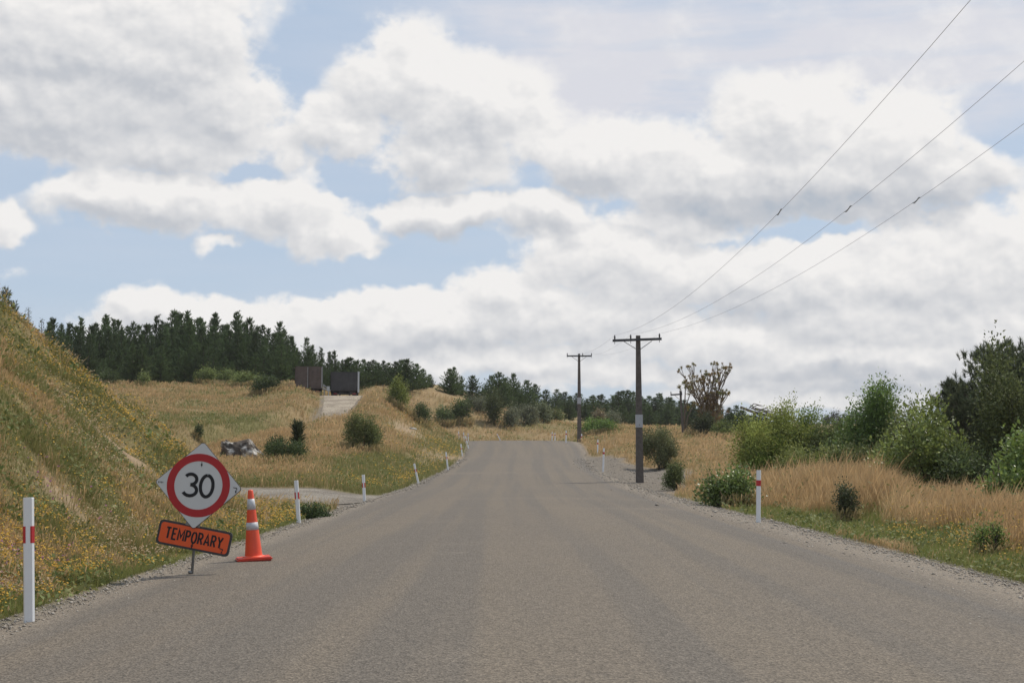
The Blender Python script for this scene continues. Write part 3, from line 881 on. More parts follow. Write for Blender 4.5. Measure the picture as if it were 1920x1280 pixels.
def bush_meshes(seed, rx, ry, h, leaf, n, cols, lobes=13, sprig=.20, upright=.3, thin=1.0, stems=7, open_=0.12, aspect=.55, stemr=.02):
    """an uneven leafy crown: leaves gathered in clumps over many lobes, with sprigs that break the outline"""
    r = np.random.default_rng(seed)
    cen, rad = [], []
    for k in range(lobes):
        a = r.uniform(0, 2 * PI); q = math.sqrt(r.uniform(0, 1)) * .80
        zz = r.uniform(.24, .72) * (1 - .75 * q * q)
        cen.append((math.cos(a) * q * rx, math.sin(a) * q * ry, zz * h)); rad.append(r.uniform(.16, .42) * thin)
    cen = np.array(cen); rad = np.array(rad)
    ltint = r.uniform(.78, 1.22, lobes)
    ncl = max(20, n // 14)
    li = r.choice(lobes, ncl, p=rad ** 2 / (rad ** 2).sum())
    dv = r.normal(0, 1, (ncl, 3)); dv[:, 2] = dv[:, 2] * .9 + .25; dv /= np.linalg.norm(dv, axis=1)[:, None]
    rr = rad[li] * (1 - (1 - r.uniform(0, 1, ncl)) * (.45 + open_))
    spk = r.uniform(0, 1, ncl) < sprig
    rr = np.where(spk, rr * r.uniform(1.1, 1.55, ncl), rr)
    cc = cen[li] + dv * rr[:, None] * np.array([rx, ry, h * .75])
    cl_t = r.uniform(.58, 1.38, ncl)
    hue = r.uniform(0, 1, ncl)
    per = 14
    idx = np.repeat(np.arange(ncl), per)
    cs = leaf * 1.7
    p = cc[idx] + r.normal(0, 1, (len(idx), 3)) * cs * np.where(spk[idx], .9, 1.0)[:, None]
    ok = p[:, 2] > .03 * h
    idx = idx[ok]; p = p[ok]
    out = dv[idx] + r.normal(0, .55, (len(idx), 3)); out[:, 2] += upright
    nr = r.normal(0, 1, out.shape) * .7 + np.array([0, 0, .9]) + dv[idx] * .5
    L = leaf * r.uniform(.7, 1.35, len(idx)); W = L * aspect * r.uniform(.8, 1.2, len(idx))
    a, b = np.array(cols[0]), np.array(cols[1])
    a, b = a * 1.6, b * 1.6
    t = np.clip(hue[idx] * .6 + r.uniform(0, .4, len(idx)), 0, 1)
    col = lerp_col(a, b, t) * (ltint[li[idx]] * cl_t[idx] * r.uniform(.8, 1.2, len(idx)))[:, None]
    sz = h / max(.1, np.percentile(p[:, 2], 98.5)); sx_ = rx / max(.1, np.percentile(np.hypot(p[:, 0], p[:, 1] * rx / ry), 91))
    fit = np.array([sx_, sx_, sz]); p = p * fit; cen = cen * fit
    v, f, c = leaf_cards(p, out, nr, L, W, col)
    st = MB()
    for k in range(stems):
        e = cen[k % lobes]; a0 = r.uniform(0, 2 * PI)
        b0 = np.array([math.cos(a0) * .08 * rx, math.sin(a0) * .08 * ry, -.12])
        m_ = (b0 + e) * .5 + r.normal(0, .05, 3) * rx
        tp = e + (e - m_) * .5; tp[2] = min(tp[2], .98 * h)
        st.tube([b0, m_, e, tp], [stemr * 1.3, stemr, stemr * .7, stemr * .25], 5)
    for k in range(12):
        e = cen[int(r.integers(0, min(stems, lobes)))]; dd = r.normal(0, 1, 3) * np.array([.8, .8, .4]) + np.array([0, 0, .8]); dd /= np.linalg.norm(dd)
        b0 = e; tip = e + dd * np.array([rx, ry, h]) * r.uniform(.42, .70)
        if .2 * h < tip[2] < 1.07 * h: st.tube([b0, (b0 + tip) * .5 + r.normal(0, .03, 3) * h, tip], [stemr * .5, stemr * .35, stemr * .12], 4)
    return new_mesh('foliage', v, f, c), st.mesh('stems', True)

SKIRT = []
def bush(name, label, cat, px, d, base_y, top_y, wpx, cols, seed, leaf=None, dense=1.0, gloss=False, group=None, depth=1.0, **kw):
    d = solve_d(px, base_y, d)
    x = xpix(px, d); z0 = gz(x, d)
    h = max(.25, zpix(top_y, d) - z0); rx = max(.2, wpx / F * d * .5)
    lf = leaf or max(.055, .0011 * d)
    if d < 160: SKIRT.append((x, d, rx, rx * depth, h))
    area = 2.6 * PI * rx * rx * depth + 2.2 * PI * rx * h
    n = int(np.clip(area / (lf * lf * .3) * 1.15 * dense, 800, 26000))
    fo, st = bush_meshes(seed, rx, rx * depth, h, lf, n, cols, **kw)
    o = thing(name, label, cat, (x, d, z0 - .03), (0, 0, 0), group)
    link('foliage', fo, M['gloss' if gloss else 'leaf'], o)
    link('stems', st, M['bark'], o)
    return o

DK = ((.040, .058, .022), (.062, .080, .030))          # dark evergreen
OL = ((.085, .105, .036), (.125, .135, .050))          # olive
LG = ((.135, .175, .042), (.205, .225, .060))          # light yellow green
MG = ((.080, .115, .032), (.130, .165, .045))          # mid green
GY = ((.095, .105, .065), (.135, .140, .085))          # grey green
BR = ((.12, .10, .06), (.16, .13, .075))

# --- left and middle slopes
bush('bush', 'round olive bush alone on the tan slope right of the small cabbage tree', 'bush', 676, 77, 846, 779, 74, OL, 11, open_=.1, sprig=.2)
bush('bush', 'low dark green bush between the pale boulder and the small cabbage tree', 'bush', 532, 69, 868, 822, 76, DK, 12, dense=1.1)
bush('bush', 'small dark shrub alone in the grass field above the speed sign', 'bush', 372, 92, 818, 794, 16, DK, 13)
bush('bush', 'dark rounded bush on the field rim left of the parked trailers', 'bush', 500, 131, 734, 707, 54, DK, 14)
bush('shrub', 'tall shrub with a yellow green top and dark stems right of the parked trailers', 'shrub', 753, 113, 772, 711, 46, ((.10, .125, .03), (.15, .165, .045)), 15, stems=12, open_=.15)
bush('bush', 'dark green bush leaning on the bare soil edge above the left marker posts', 'bush', 789, 112, 798, 757, 34, DK, 16)
bush('bush', 'pale grey green bush, left one of the pair above the marker posts', 'bush', 834, 118, 793, 763, 34, ((.085, .115, .05), (.12, .15, .06)), 17)
bush('bush', 'round very dark bush, right one of the pair above the marker posts', 'bush', 864, 121, 790, 751, 38, DK, 18, dense=1.2)
bush('bush', 'low grey green scrub behind the round very dark bush on the hillside', 'bush', 898, 138, 770, 744, 54, GY, 19)
bush('bush', 'tall dark bush with small yellow green tufts in the middle of the hillside', 'bush', 928, 131, 796, 734, 36, ((.048, .062, .026), (.075, .085, .032)), 20, sprig=.2)
bush('shrub', 'small yellow green tufted shrub on the ridge behind the tall dark bush', 'shrub', 942, 165, 745, 718, 20, LG, 21)
bush('bush', 'dark green bush on the ridge at the right of the tall hillside bush', 'bush', 968, 150, 764, 728, 42, DK, 22, dense=1.1)
for k, (px, d, b, t, w, c, lab) in enumerate([
    (962, 134, 800, 762, 36, GY, 'grey green scrub right beside the tall dark hillside bush'),
    (990, 142, 795, 760, 40, GY, 'grey green scrub below the lone pines of the ridge'),
    (1018, 150, 792, 757, 34, ((.075, .09, .05), (.11, .12, .06)), 'grey green scrub left of the far power pole among tan grass'),
    (1045, 158, 790, 766, 30, OL, 'olive scrub just left of the far power pole'),
    (1120, 152, 795, 768, 32, BR, 'brownish round bush behind the low bright green bush'),
    (1150, 160, 796, 772, 36, GY, 'grey green bush behind the low bright green bush, near the front power pole')]):
    bush('scrub_bush', lab, 'bush', px, d, b, t, w, c, 40 + k, group='scrub on the far hillside')
bush('bush', 'low spreading bright green bush right beside the far power pole', 'bush', 1125, 128, 812, 786, 78, ((.075, .125, .03), (.12, .17, .04)), 50, depth=.8)
bush('bush', 'olive grey bush directly behind the base of the front power pole', 'bush', 1236, 80, 878, 806, 74, ((.075, .085, .04), (.12, .125, .055)), 51, dense=1.1, sprig=.15)
bush('bush', 'low dark trailing bush at the gravel edge right of the front power pole', 'bush', 1272, 62, 918, 868, 50, ((.06, .08, .03), (.10, .115, .045)), 52)
bush('bush', 'dark bush at the foot of the bare branched cabbage tree', 'bush', 1312, 112, 824, 778, 50, ((.028, .036, .018), (.045, .052, .024)), 53, dense=1.3)
bush('bush', 'rounded green bush right of the cabbage tree foot', 'bush', 1354, 110, 824, 790, 40, ((.075, .10, .03), (.115, .135, .04)), 54)
# --- right hand side
bush('bush', 'broad leaved green bush low at the gravel edge left of the right marker post', 'bush', 1357, 38, 950, 880, 98, ((.085, .125, .035), (.13, .165, .05)), 60, leaf=.09, gloss=True, dense=1.2)
bush('bush', 'yellow green bush behind the right marker post', 'bush', 1455, 54, 905, 768, 140, ((.135, .165, .04), (.20, .21, .055)), 61, leaf=.085, dense=1.1, sprig=.16)
bush('bush', 'bright fresh green bush in front of the yellow green bush', 'bush', 1440, 48, 905, 826, 96, ((.12, .18, .035), (.17, .225, .05)), 62, leaf=.085, dense=1.05)
bush('bush', 'mid green bush between the yellow green bush and the tall leafy tree', 'bush', 1525, 57, 900, 778, 130, MG, 63, leaf=.085, sprig=.16)
bush('bush', 'darker green bush filling the gap below the far skyline trees', 'bush', 1588, 52, 905, 792, 130, ((.075, .10, .035), (.12, .145, .05)), 161, leaf=.085, sprig=.16)
bush('bush', 'olive green bush between the tall leafy tree and the glossy light green bush', 'bush', 1695, 47, 915, 772, 120, OL, 162, leaf=.085, sprig=.16)
bush('leafy_tree', 'tall leafy green tree left of the big dark pine', 'tree', 1646, 48, 915, 728, 128, ((.075, .12, .03), (.125, .17, .045)), 64, leaf=.09, dense=1.15, gloss=True, sprig=.16)
bush('bush', 'large glossy light green bush in front of the big dark pine', 'bush', 1735, 37, 945, 762, 165, ((.115, .15, .04), (.18, .205, .06)), 65, leaf=.09, dense=1.05, gloss=True, sprig=.14)
bush('bush', 'glossy green bush cut off by the right photo edge in tall tan grass', 'bush', 1915, 28, 975, 818, 130, ((.10, .15, .04), (.16, .20, .055)), 66, leaf=.085, gloss=True, dense=1.1, sprig=.15)
bush('shrub', 'small dark shrub standing in the tan grass of the right verge', 'shrub', 1586, 27, 980, 908, 44, ((.045, .055, .028), (.07, .075, .035)), 67, leaf=.05)
bush('shrub', 'dark leafy weed clump just right of the marker post nearest the cone', 'shrub', 594, 38, 972, 944, 62, ((.035, .055, .02), (.06, .085, .03)), 68, leaf=.045)
bush('shrub', 'small light green shrub among the yellow flowers of the right verge', 'shrub', 1850, 22, 1040, 975, 60, MG, 69, leaf=.04, dense=.5)
bush('shrub', 'olive leafy shrub growing up through the right side of the big dark pine', 'shrub', 1915, 38.5, 935, 672, 170, ((.06, .075, .03), (.11, .125, .045)), 170, leaf=.085, dense=.7, sprig=.2)
bush('bush', 'low olive bush half in tall grass, left of the glossy light green bush', 'bush', 1618, 44, 925, 838, 130, OL, 171, leaf=.09, sprig=.25)
bush('bush', 'low yellowish bush just right of the bright fresh green bush, half in tall grass', 'bush', 1508, 46, 920, 842, 120, ((.11, .13, .04), (.17, .18, .055)), 172, leaf=.09, sprig=.25)
bush('bush', 'dark low bush under the left side of the big dark pine', 'bush', 1800, 36, 945, 850, 130, DK, 173, leaf=.08, sprig=.2)
# shrubs along the foot of the plantation
fs = [(388, 153, 690, 40), (425, 150, 694, 46), (455, 151, 698, 40), (205, 148, 696, 40), (270, 155, 698, 30), (480, 152, 704, 32)]
fl = ['light green shrub at the foot of the pines, leftmost of the light green ones', 'wide light green shrub at the foot of the pines, near the rounded dark bush',
      'light green shrub at the foot of the pines just left of the rounded dark bush', 'dark green shrub at the left end of the tan field by the flowery bank',
      'small green shrub at the foot of the pines near the left end of the field', 'small pale shrub right behind the rounded dark bush']
for k, (px, d, t, w) in enumerate(fs):
    bush('shrub', fl[k], 'shrub', px, d, 724, t, w, DK if k == 3 else ((.085, .115, .035), (.14, .16, .055)), 80 + k, group='shrubs along the plantation edge')

# grass growing up round the feet of the bushes
def skirts():
    r = np.random.default_rng(333); xs_, ys_, hs_ = [], [], []
    for x, y, rx, ry, h in SKIRT:
        n = int(np.clip(420 * rx, 120, 900)); a = r.uniform(PI * .95, PI * 2.05, n); q = r.uniform(.75, 1.25, n)
        xs_.append(x + np.cos(a) * q * rx); ys_.append(y + np.sin(a) * q * ry); hs_.append(np.minimum(.22 + .004 * y, .38 * h) * r.uniform(.6, 1.5, n))
    x, y, h = map(np.concatenate, (xs_, ys_, hs_))
    ok = free(x, y); x, y, h = x[ok], y[ok], h[ok]
    t = r.uniform(0, 1, len(x))
    col = lerp_col(np.array([.62, .46, .26]), np.array([.34, .29, .12]), t)
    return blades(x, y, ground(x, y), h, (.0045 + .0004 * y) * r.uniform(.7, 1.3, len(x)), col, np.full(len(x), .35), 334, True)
v, f, c = skirts()
tag(link('tall_grass', new_mesh('tall_grass', v, f, c), M['grass']), kind='stuff')

# --- pines
PIN = [pine_meshes(500 + k, R=(2.0, 2.3, 1.8, 2.5, 2.1, 2.3)[k], whorls=31 + k % 3) for k in range(6)]
WIDE = [pine_meshes(520 + k, H=6.0, R=2.5, whorls=25, shoot=.40, width=.075) for k in range(3)]
def plant_pine(px, d, top_y, k, label, group, wide=1.0, kinds=None, cat='pine tree'):
    x = xpix(px, d); z0 = gz(x, d)
    h = max(.8, zpix(top_y, d) - z0)
    ms = (kinds or PIN)[k % len(kinds or PIN)]
    H = 9.0 if kinds is None else 6.0
    s = h / H / 1.03
    w = s * wide
    return pine('pine_tree', label, cat, ms, (x, d, z0 - .1), random.uniform(0, 6.28), (w, w, s), group)
OUT_X = [85, 95, 110, 125, 146, 165, 195, 218, 245, 268, 290, 320, 345, 372, 400, 420, 440, 462, 490, 520, 545, 575, 600, 625, 650]
OUT_Y = [605, 593, 604, 602, 594, 606, 587, 597, 600, 604, 590, 578, 580, 592, 583, 604, 583, 592, 606, 600, 628, 630, 650, 655, 668]
G1 = 'dark pines of the plantation behind the tan field'
L_BACK = 'tall dark pine whose top stands against the sky in the plantation on the left'
L_MID = 'dark pine in the middle rows of the plantation on the left'
L_FRONT = 'shorter green pine in the front row of the plantation above the tan field'
k = 0
for x_, y_ in zip(OUT_X, OUT_Y):
    plant_pine(x_, random.uniform(172, 184), y_, k, L_BACK, G1, 1.0); k += 1
for px in np.arange(78, 660, 14.5):
    o = np.interp(px, OUT_X, OUT_Y)
    plant_pine(px + random.uniform(-5, 5), random.uniform(186, 200), o + random.uniform(2, 22), k, L_MID, G1, 1.05); k += 1
for px in np.arange(90, 655, 13.5):
    o = np.interp(px, OUT_X, OUT_Y)
    plant_pine(px + random.uniform(-5, 5), random.uniform(162, 171), o + random.uniform(16, 40), k, L_MID, G1, 1.15); k += 1
for px in list(np.arange(185, 560, 16.5)):
    plant_pine(px + random.uniform(-6, 6), random.uniform(154, 160), random.uniform(640, 676), k, L_FRONT, G1, 1.5); k += 1
G2 = 'small pines along the ridge'
for px, d, t, w, lab in [
    (648, 170, 672, 1.3, 'pine rising just left of the dark grey trailer'), (668, 165, 674, 1.4, 'pine rising above the right edge of the dark grey trailer'), (690, 168, 676, 1.4, 'pine over the tan rim right of the dark grey trailer'),
    (708, 170, 678, 1.3, 'low pine right of the trailers, first of the ridge row'), (718, 172, 674, 1.0, 'thin pointed pine just left of the dense ridge clump'),
    (742, 168, 676, 1.5, 'pine at the left of the dense clump on the ridge'), (762, 165, 671, 1.5, 'tallest pine of the dense clump on the ridge'), (780, 168, 680, 1.4, 'pine at the right of the dense clump on the ridge'), (793, 170, 690, 1.2, 'lowest pine at the right end of the dense ridge clump'),
    (655, 180, 668, 1.3, 'pine behind the left half of the dark grey trailer'), (680, 182, 672, 1.3, 'pine behind the pale corner post of the dark grey trailer'), (699, 184, 673, 1.3, 'pine behind the tan rim in the ridge row right of the trailers'), (728, 180, 678, 1.3, 'pine filling the gap left of the dense clump on the ridge'), (752, 178, 672, 1.4, 'pine in the back of the dense clump on the ridge'), (806, 176, 700, 1.2, 'short pine beyond the right end of the dense ridge clump'),
    (843, 172, 689, 1.3, 'bushy pine with two tops standing alone on the ridge'), (851, 173, 686, .9, 'thin second top of the bushy lone ridge pine'), (865, 178, 703, .7, 'thin sparse young pine between two bushy ridge pines'), (886, 176, 702, 1.4, 'broad pointed pine right of the thin sparse one'),
    (922, 180, 702, 1.3, 'pine at the left of the ridge group in the middle of the photo'), (935, 178, 696, 1.3, 'tallest pine of the ridge group in the middle of the photo'), (948, 182, 706, 1.2, 'pine at the right of the ridge group in the middle of the photo'),
    (963, 184, 698, .9, 'slim pointed pine right of the ridge group'), (988, 186, 711, 1.2, 'round topped pine on the descending ridge'), (1003, 190, 718, 1.1, 'pine right of the round topped ridge pine'),
    (975, 168, 738, 1.0, 'small pine in front of the descending ridge'), (1024, 196, 729, 1.3, 'short broad pine on the descending ridge left of the far pole'), (910, 184, 720, 1.0, 'low pine just left of the ridge group')]:
    plant_pine(px, d, t, k, lab, G2, w, WIDE); k += 1
G3 = 'dark pines of the far plantation behind the power poles'
L3a = 'far pine of the dark belt behind the power poles, pointed top against the sky'
L3b = 'far pine inside the dark belt behind the power poles'
for px in np.arange(1042, 1300, 8):
    t = np.interp(px, [1040, 1060, 1110, 1150, 1182, 1215, 1235, 1265, 1300], [730, 730, 742, 738, 726, 740, 736, 744, 756])
    plant_pine(px + random.uniform(-3, 3), random.uniform(232, 250), t + random.uniform(-3, 9), k, L3a, G3, 1.9); k += 1
for px in np.arange(1052, 1330, 10.5):
    plant_pine(px + random.uniform(-4, 4), random.uniform(196, 226), random.uniform(752, 772), k, L3b, G3, 2.1); k += 1
for px in np.arange(1300, 1440, 13):
    plant_pine(px + random.uniform(-4, 4), random.uniform(190, 215), np.interp(px, [1300, 1385, 1440], [752, 762, 778]) + random.uniform(-4, 10), k, L3b, G3, 2.0); k += 1
for px, t in ((1372, 772), (1392, 766), (1408, 776), (1424, 771), (1438, 780), (1460, 786)):
    plant_pine(px, random.uniform(120, 130), t, k, 'small dark pine in front of the toppled dead tree on the right skyline', 'pines below the dead tree', 1.6, WIDE); k += 1
# two pines on the top of the bank at the left edge
for px, d, t, lab in [(2, 44, 541, 'pine top on the bank crest at the left photo edge'), (20, 45, 562, 'lower young pine beside it on the bank crest')]:
    ms = pine_meshes(int(560 + px), H=3.2, R=.75, whorls=19, shoot=.24, width=.026, npn=14, col=(.075, .085, .045))
    x = xpix(px, d); z0 = gz(x, d); h = zpix(t, d) - z0
    pine('pine_tree', lab if px < 10 else 'lower young pine right of another on the bank crest at the left', 'pine tree', ms, (x, d, z0 - .05), 1.0, max(.25, h / 3.3), 'young pines on the bank crest')
# spindly seedlings on the flowery crest
for px, d, t, lab in [(46, 30.5, 606, 'thin young pine seedling on the flowery bank crest, left one'), (72, 30.5, 630, 'thin young pine seedling on the flowery bank crest, right one')]:
    ms = pine_meshes(int(600 + px), H=1.6, R=.3, whorls=9, shoot=.12, width=.014, npn=9, col=(.085, .09, .045))
    x = xpix(px, d); z0 = gz(x, d); h = max(.5, zpix(t, d) - z0)
    pine('pine_tree', lab, 'pine tree', ms, (x, d, z0 - .05), 2.0, h / 1.65, 'young pines on the bank crest')

# --- big dark pine on the right: a broad, many limbed tree
def broad_pine(seed, H, R):
    r = np.random.default_rng(seed)
    pos, ax, Ls, cs = [], [], [], []
    tr = MB()
    tr.tube([(0, 0, -.3), (.05, .02, H * .3), (-.05, 0, H * .62)], [.17, .13, .07], 9)
    nl = 96
    for i in range(nl):
        a = r.uniform(0, 2 * PI); t = (i + .5) / nl
        z0 = H * (.04 + .52 * t)
        el = math.radians(5 + 72 * t ** 1.3 + r.normal(0, 9))
        L = (R * (1.0 - .28 * t)) * r.uniform(.72, 1.08) if t < .75 else H * (1.02 - .58 * t) * r.uniform(.75, 1.0) * 1.1
        d0 = np.array([math.cos(a) * math.cos(el), math.sin(a) * math.cos(el), math.sin(el)])
        ptn = [np.array([0, 0, z0]) + d0 * L * q + np.array([0, 0, .28 * L * q * q]) for q in (0, .35, .7, 1.0)]
        env = lambda p: (p[0] ** 2 + p[1] ** 2) / R ** 2 + ((p[2] - .44 * H) / (.58 * H)) ** 2
        qm = max([q for q in np.linspace(.1, 1, 19) if env(np.array([0, 0, z0]) + d0 * L * q + np.array([0, 0, .28 * L * q * q])) < .62] or [.2])
        ptn = [np.array([0, 0, z0]) + d0 * L * q + np.array([0, 0, .28 * L * q * q]) for q in (0, .35 * qm, .7 * qm, qm)]
        tr.tube(ptn, [.05, .035, .022, .008], 5, False)
        tint = r.uniform(.75, 1.25)
        for k in range(42):
            q = r.uniform(.12, 1.0) ** .8
            p = np.array([0, 0, z0]) + d0 * L * q + np.array([0, 0, .28 * L * q * q]) + r.normal(0, .26 * (1.1 - .45 * q), 3) * R / 2.4
            d = d0 * .6 + np.array([0, 0, .75]) + r.normal(0, .38, 3)
            pos.append(p); ax.append(d); Ls.append(r.uniform(.11, .19)); cs.append(np.array([.10, .115, .066]) * tint * r.uniform(.8, 1.25))
    pos = np.array(pos)
    lump = .30 * (fbm(np.arctan2(pos[:, 1], pos[:, 0]) * 2.2 + 7, pos[:, 2] * 1.3, seed, 3) - .45)
    keep = (pos[:, 2] > .1) & (((pos[:, 0] ** 2 + pos[:, 1] ** 2) / R ** 2 + ((pos[:, 2] - .44 * H) / (.58 * H)) ** 2) < .95 + 1.7 * lump)
    v, f, c = needles(pos[keep], np.array(ax)[keep], 46, np.array(Ls)[keep], np.full(keep.sum(), .017), np.array(cs)[keep], r, .7)
    return new_mesh('crown', v, f, c), tr.mesh('trunk', True)
d = 41; x = xpix(1905, d); z0 = gz(x, d)
pine('pine_tree', 'big dark bushy pine at the right photo edge, tallest plant on that side', 'pine tree', broad_pine(77, zpix(648, d) - z0, 2.9), (x, d, z0 - .05))
d = 43.5; x = xpix(1792, d); z0 = gz(x, d)
pine('pine_tree', 'smaller dark pine growing against the left of the big dark pine', 'pine tree', broad_pine(78, (zpix(715, d) - z0) * .98, 1.2), (x, d, z0 - .05))

# --- cabbage trees
def spiky_head(pos, ax, r, n, L, W, col):
    ax = ax / np.linalg.norm(ax)
    dv = r.normal(0, 1, (n, 3)); dv /= np.linalg.norm(dv, axis=1)[:, None]
    dv = dv + ax[None] * .55; dv /= np.linalg.norm(dv, axis=1)[:, None]
    nr = np.cross(dv, r.normal(0, 1, (n, 3)))
    return leaf_cards(np.repeat(pos[None], n, 0), dv, nr, L * r.uniform(.65, 1.1, n), np.full(n, W), np.array(col)[None] * r.uniform(.7, 1.35, (n, 1)))

def cabbage_tree(seed, H, spread):
    r = np.random.default_rng(seed)
    tr = MB(); leaves = []; wood_heads = []
    def grow(p, d, L, rad, lev):
        m = p + d * L * .5 + r.normal(0, .06, 3) * L
        e = p + d * L + np.array([0, 0, .12 * L])
        tr.tube([p, m, e], [rad, rad * .88, rad * .78], 6, True)
        if lev == 0 or (lev < 3 and r.uniform() < .10):
            col = ((.22, .18, .055), (.17, .17, .06), (.25, .165, .055))[int(r.integers(0, 3))]
            leaves.append(spiky_head(e, d + np.array([0, 0, .5]), r, 40, r.uniform(.17, .27), .035, col))
            return
        if lev <= 3 and r.uniform() < .9:
            aa = r.uniform(0, 2 * PI); tip = m + np.array([math.cos(aa), math.sin(aa), 1.3]) * L * r.uniform(.3, .6)
            tr.tube([m, tip], [rad * .6, rad * .45], 5)
            leaves.append(spiky_head(tip, np.array([0, 0, 1.0]), r, 34, r.uniform(.15, .25), .035, ((.22, .18, .055), (.25, .17, .055))[int(r.integers(0, 2))]))
        nb = 2 if r.uniform() < .55 else 3
        a0 = r.uniform(0, 2 * PI)
        for k in range(nb):
            a = a0 + 2 * PI * k / nb + r.normal(0, .3)
            dd = d + np.array([math.cos(a), math.sin(a), 0]) * r.uniform(.22, .50); dd[2] = max(dd[2], .35); dd /= np.linalg.norm(dd)
            grow(e, dd, L * r.uniform(.74, .98), rad * .74, lev - 1)
    for a, tilt, L in ((0.2, .12, .22), (2.4, .32, .2), (4.4, .34, .2), (5.6, .55, .17)):
        d = np.array([math.cos(a) * tilt, math.sin(a) * tilt, 1.0]); d /= np.linalg.norm(d)
        grow(np.array([math.cos(a) * .1, math.sin(a) * .1, -.1]), d, H * L, .095, 4)
    # skirts of dead leaves hang on the lower limbs
    for k in range(130):
        p = np.array([r.normal(0, .5), r.normal(0, .5), r.uniform(.12, .56) * H])
        leaves.append(spiky_head(p, np.array([0, 0, -.6]), r, 16, .40, .05, (.20, .135, .065)))
    v, f, c = merge(leaves)
    zmax = v[:, 2].max(); s = H / zmax
    v[:, 2] *= s; v[:, :2] *= spread / max(1e-3, np.percentile(np.abs(v[:, 0]), 98))
    cr = new_mesh('crown', v, f, c)
    sx = spread / max(1e-3, np.percentile(np.abs(np.concatenate([l[0] for l in leaves])[:, 0]), 98))
    return cr, tr.mesh('trunk', True, Matrix.Diagonal((sx, sx, s, 1)))
d = 114; x = xpix(1330, d); z0 = gz(x, d)
o = thing('cabbage_tree', 'large cabbage tree with bare forking branches and yellowish spiky tufts', 'tree', (x, d, z0))
cr, tk = cabbage_tree(901, zpix(675, d) - z0, 1.9)
link('crown', cr, M['leaf'], o); link('trunk', tk, M['palebark'], o)
d = 116; x = xpix(1283, d); z0 = gz(x, d)
o = thing('cabbage_tree', 'slender cabbage tree behind the small grey power pole left of the large cabbage tree', 'tree', (x, d, z0))
r = np.random.default_rng(5); tr_ = MB(); lv_ = []
H_ = zpix(712, d) - z0
for sx, top in ((-.32, .90), (.12, 1.0), (.55, .80), (.30, .55), (.9, .62)):
    tip = np.array([sx, r.normal(0, .2), H_ * top - .2])
    mid = np.array([sx * .35 + r.normal(0, .08), 0, H_ * .6 * top])
    tr_.tube([(0, 0, -.1), mid * np.array([.6, 1, .6]), mid, tip], [.09, .07, .05, .035], 6)
    lv_.append(spiky_head(tip, np.array([0, 0, 1.0]), r, 36, .42, .05, (.20, .165, .05)))
v, f, c = merge(lv_); link('crown', new_mesh('crown', v, f, c), M['leaf'], o); tr_.obj('trunk', M['palebark'], o, True)

d = 70; x = xpix(558, d); z0 = gz(x, d)
o = thing('cabbage_tree', 'young cabbage tree with one upright head of dark sword leaves by the low bush', 'tree', (x, d, z0))
r = np.random.default_rng(15)
H_ = zpix(779, d) - z0
st = MB(); st.tube([(0, 0, -.1), (.03, 0, H_ * .35), (0, 0, H_ * .72)], [.07, .06, .045], 7); st.obj('trunk', M['bark'], o, True)
lv_ = []
for q in np.linspace(.30, .74, 16):
    n = 26; a = r.uniform(0, 2 * PI, n); el = r.uniform(.45, 1.3, n) * (.75 + .4 * q)
    dv = np.stack([np.cos(a) * np.cos(el), np.sin(a) * np.cos(el), np.sin(el)], 1)
    lv_.append(leaf_cards(np.repeat(np.array([[0, 0, H_ * q]]), n, 0), dv, r.normal(0, 1, (n, 3)), r.uniform(.36, .62, n), np.full(n, .055), np.array([[.055, .066, .030]]) * r.uniform(.7, 1.4, (n, 1))))
v, f, c = merge(lv_); link('crown', new_mesh('crown', v, f, c), M['leaf'], o)

# --- boulder
def boulder(label, px, d, base_y, top_y, wpx, seed):
    x = xpix(px, d); z0 = gz(x, d); w = wpx / F * d; h = zpix(top_y, d) - z0
    r = np.random.default_rng(seed)
    nu, nv = 64, 40
    a, b = np.meshgrid(np.linspace(0, 2 * PI, nu, endpoint=False), np.linspace(-.45 * PI, .5 * PI, nv), indexing='ij')
    X_, Y_, Z_ = np.cos(a) * np.cos(b), np.sin(a) * np.cos(b), np.sin(b)
    n1 = np.abs(fbm(X_ * 1.5 + Z_ * 1.1 + 9, Y_ * 1.4 + Z_ * 1.3 + seed, 5, 5) - .5) * 2.6; rr = 1.10 - .42 * n1
    xx = X_ * rr * w * .58
    prof = np.interp(xx / w, [-.55, -.46, -.34, -.18, -.05, .12, .25, .36, .5], [.95, 1.0, .74, .60, .62, .70, .45, .30, .22])
    zz = Z_ * (1.12 - .5 * n1) * h * prof
    yy_ = Y_ * rr * w * .33
    v = np.stack([xx, yy_, zz + .04 * h], -1).reshape(-1, 3)
    i = (np.arange(nu)[:, None] * nv + np.arange(nv - 1)[None]).ravel(); j = ((np.arange(nu)[:, None] + 1) % nu * nv + np.arange(nv - 1)[None]).ravel()
    o = link('boulder', new_mesh('boulder', v, np.stack([i, j, j + 1, i + 1], 1), smooth=False), M['rock'], None, (x, d, z0))
    return tag(o, label, 'boulder')
boulder('long dark boulder with white lichen patches lying in the tan grass', 458, 70, 862, 812, 86, 3)

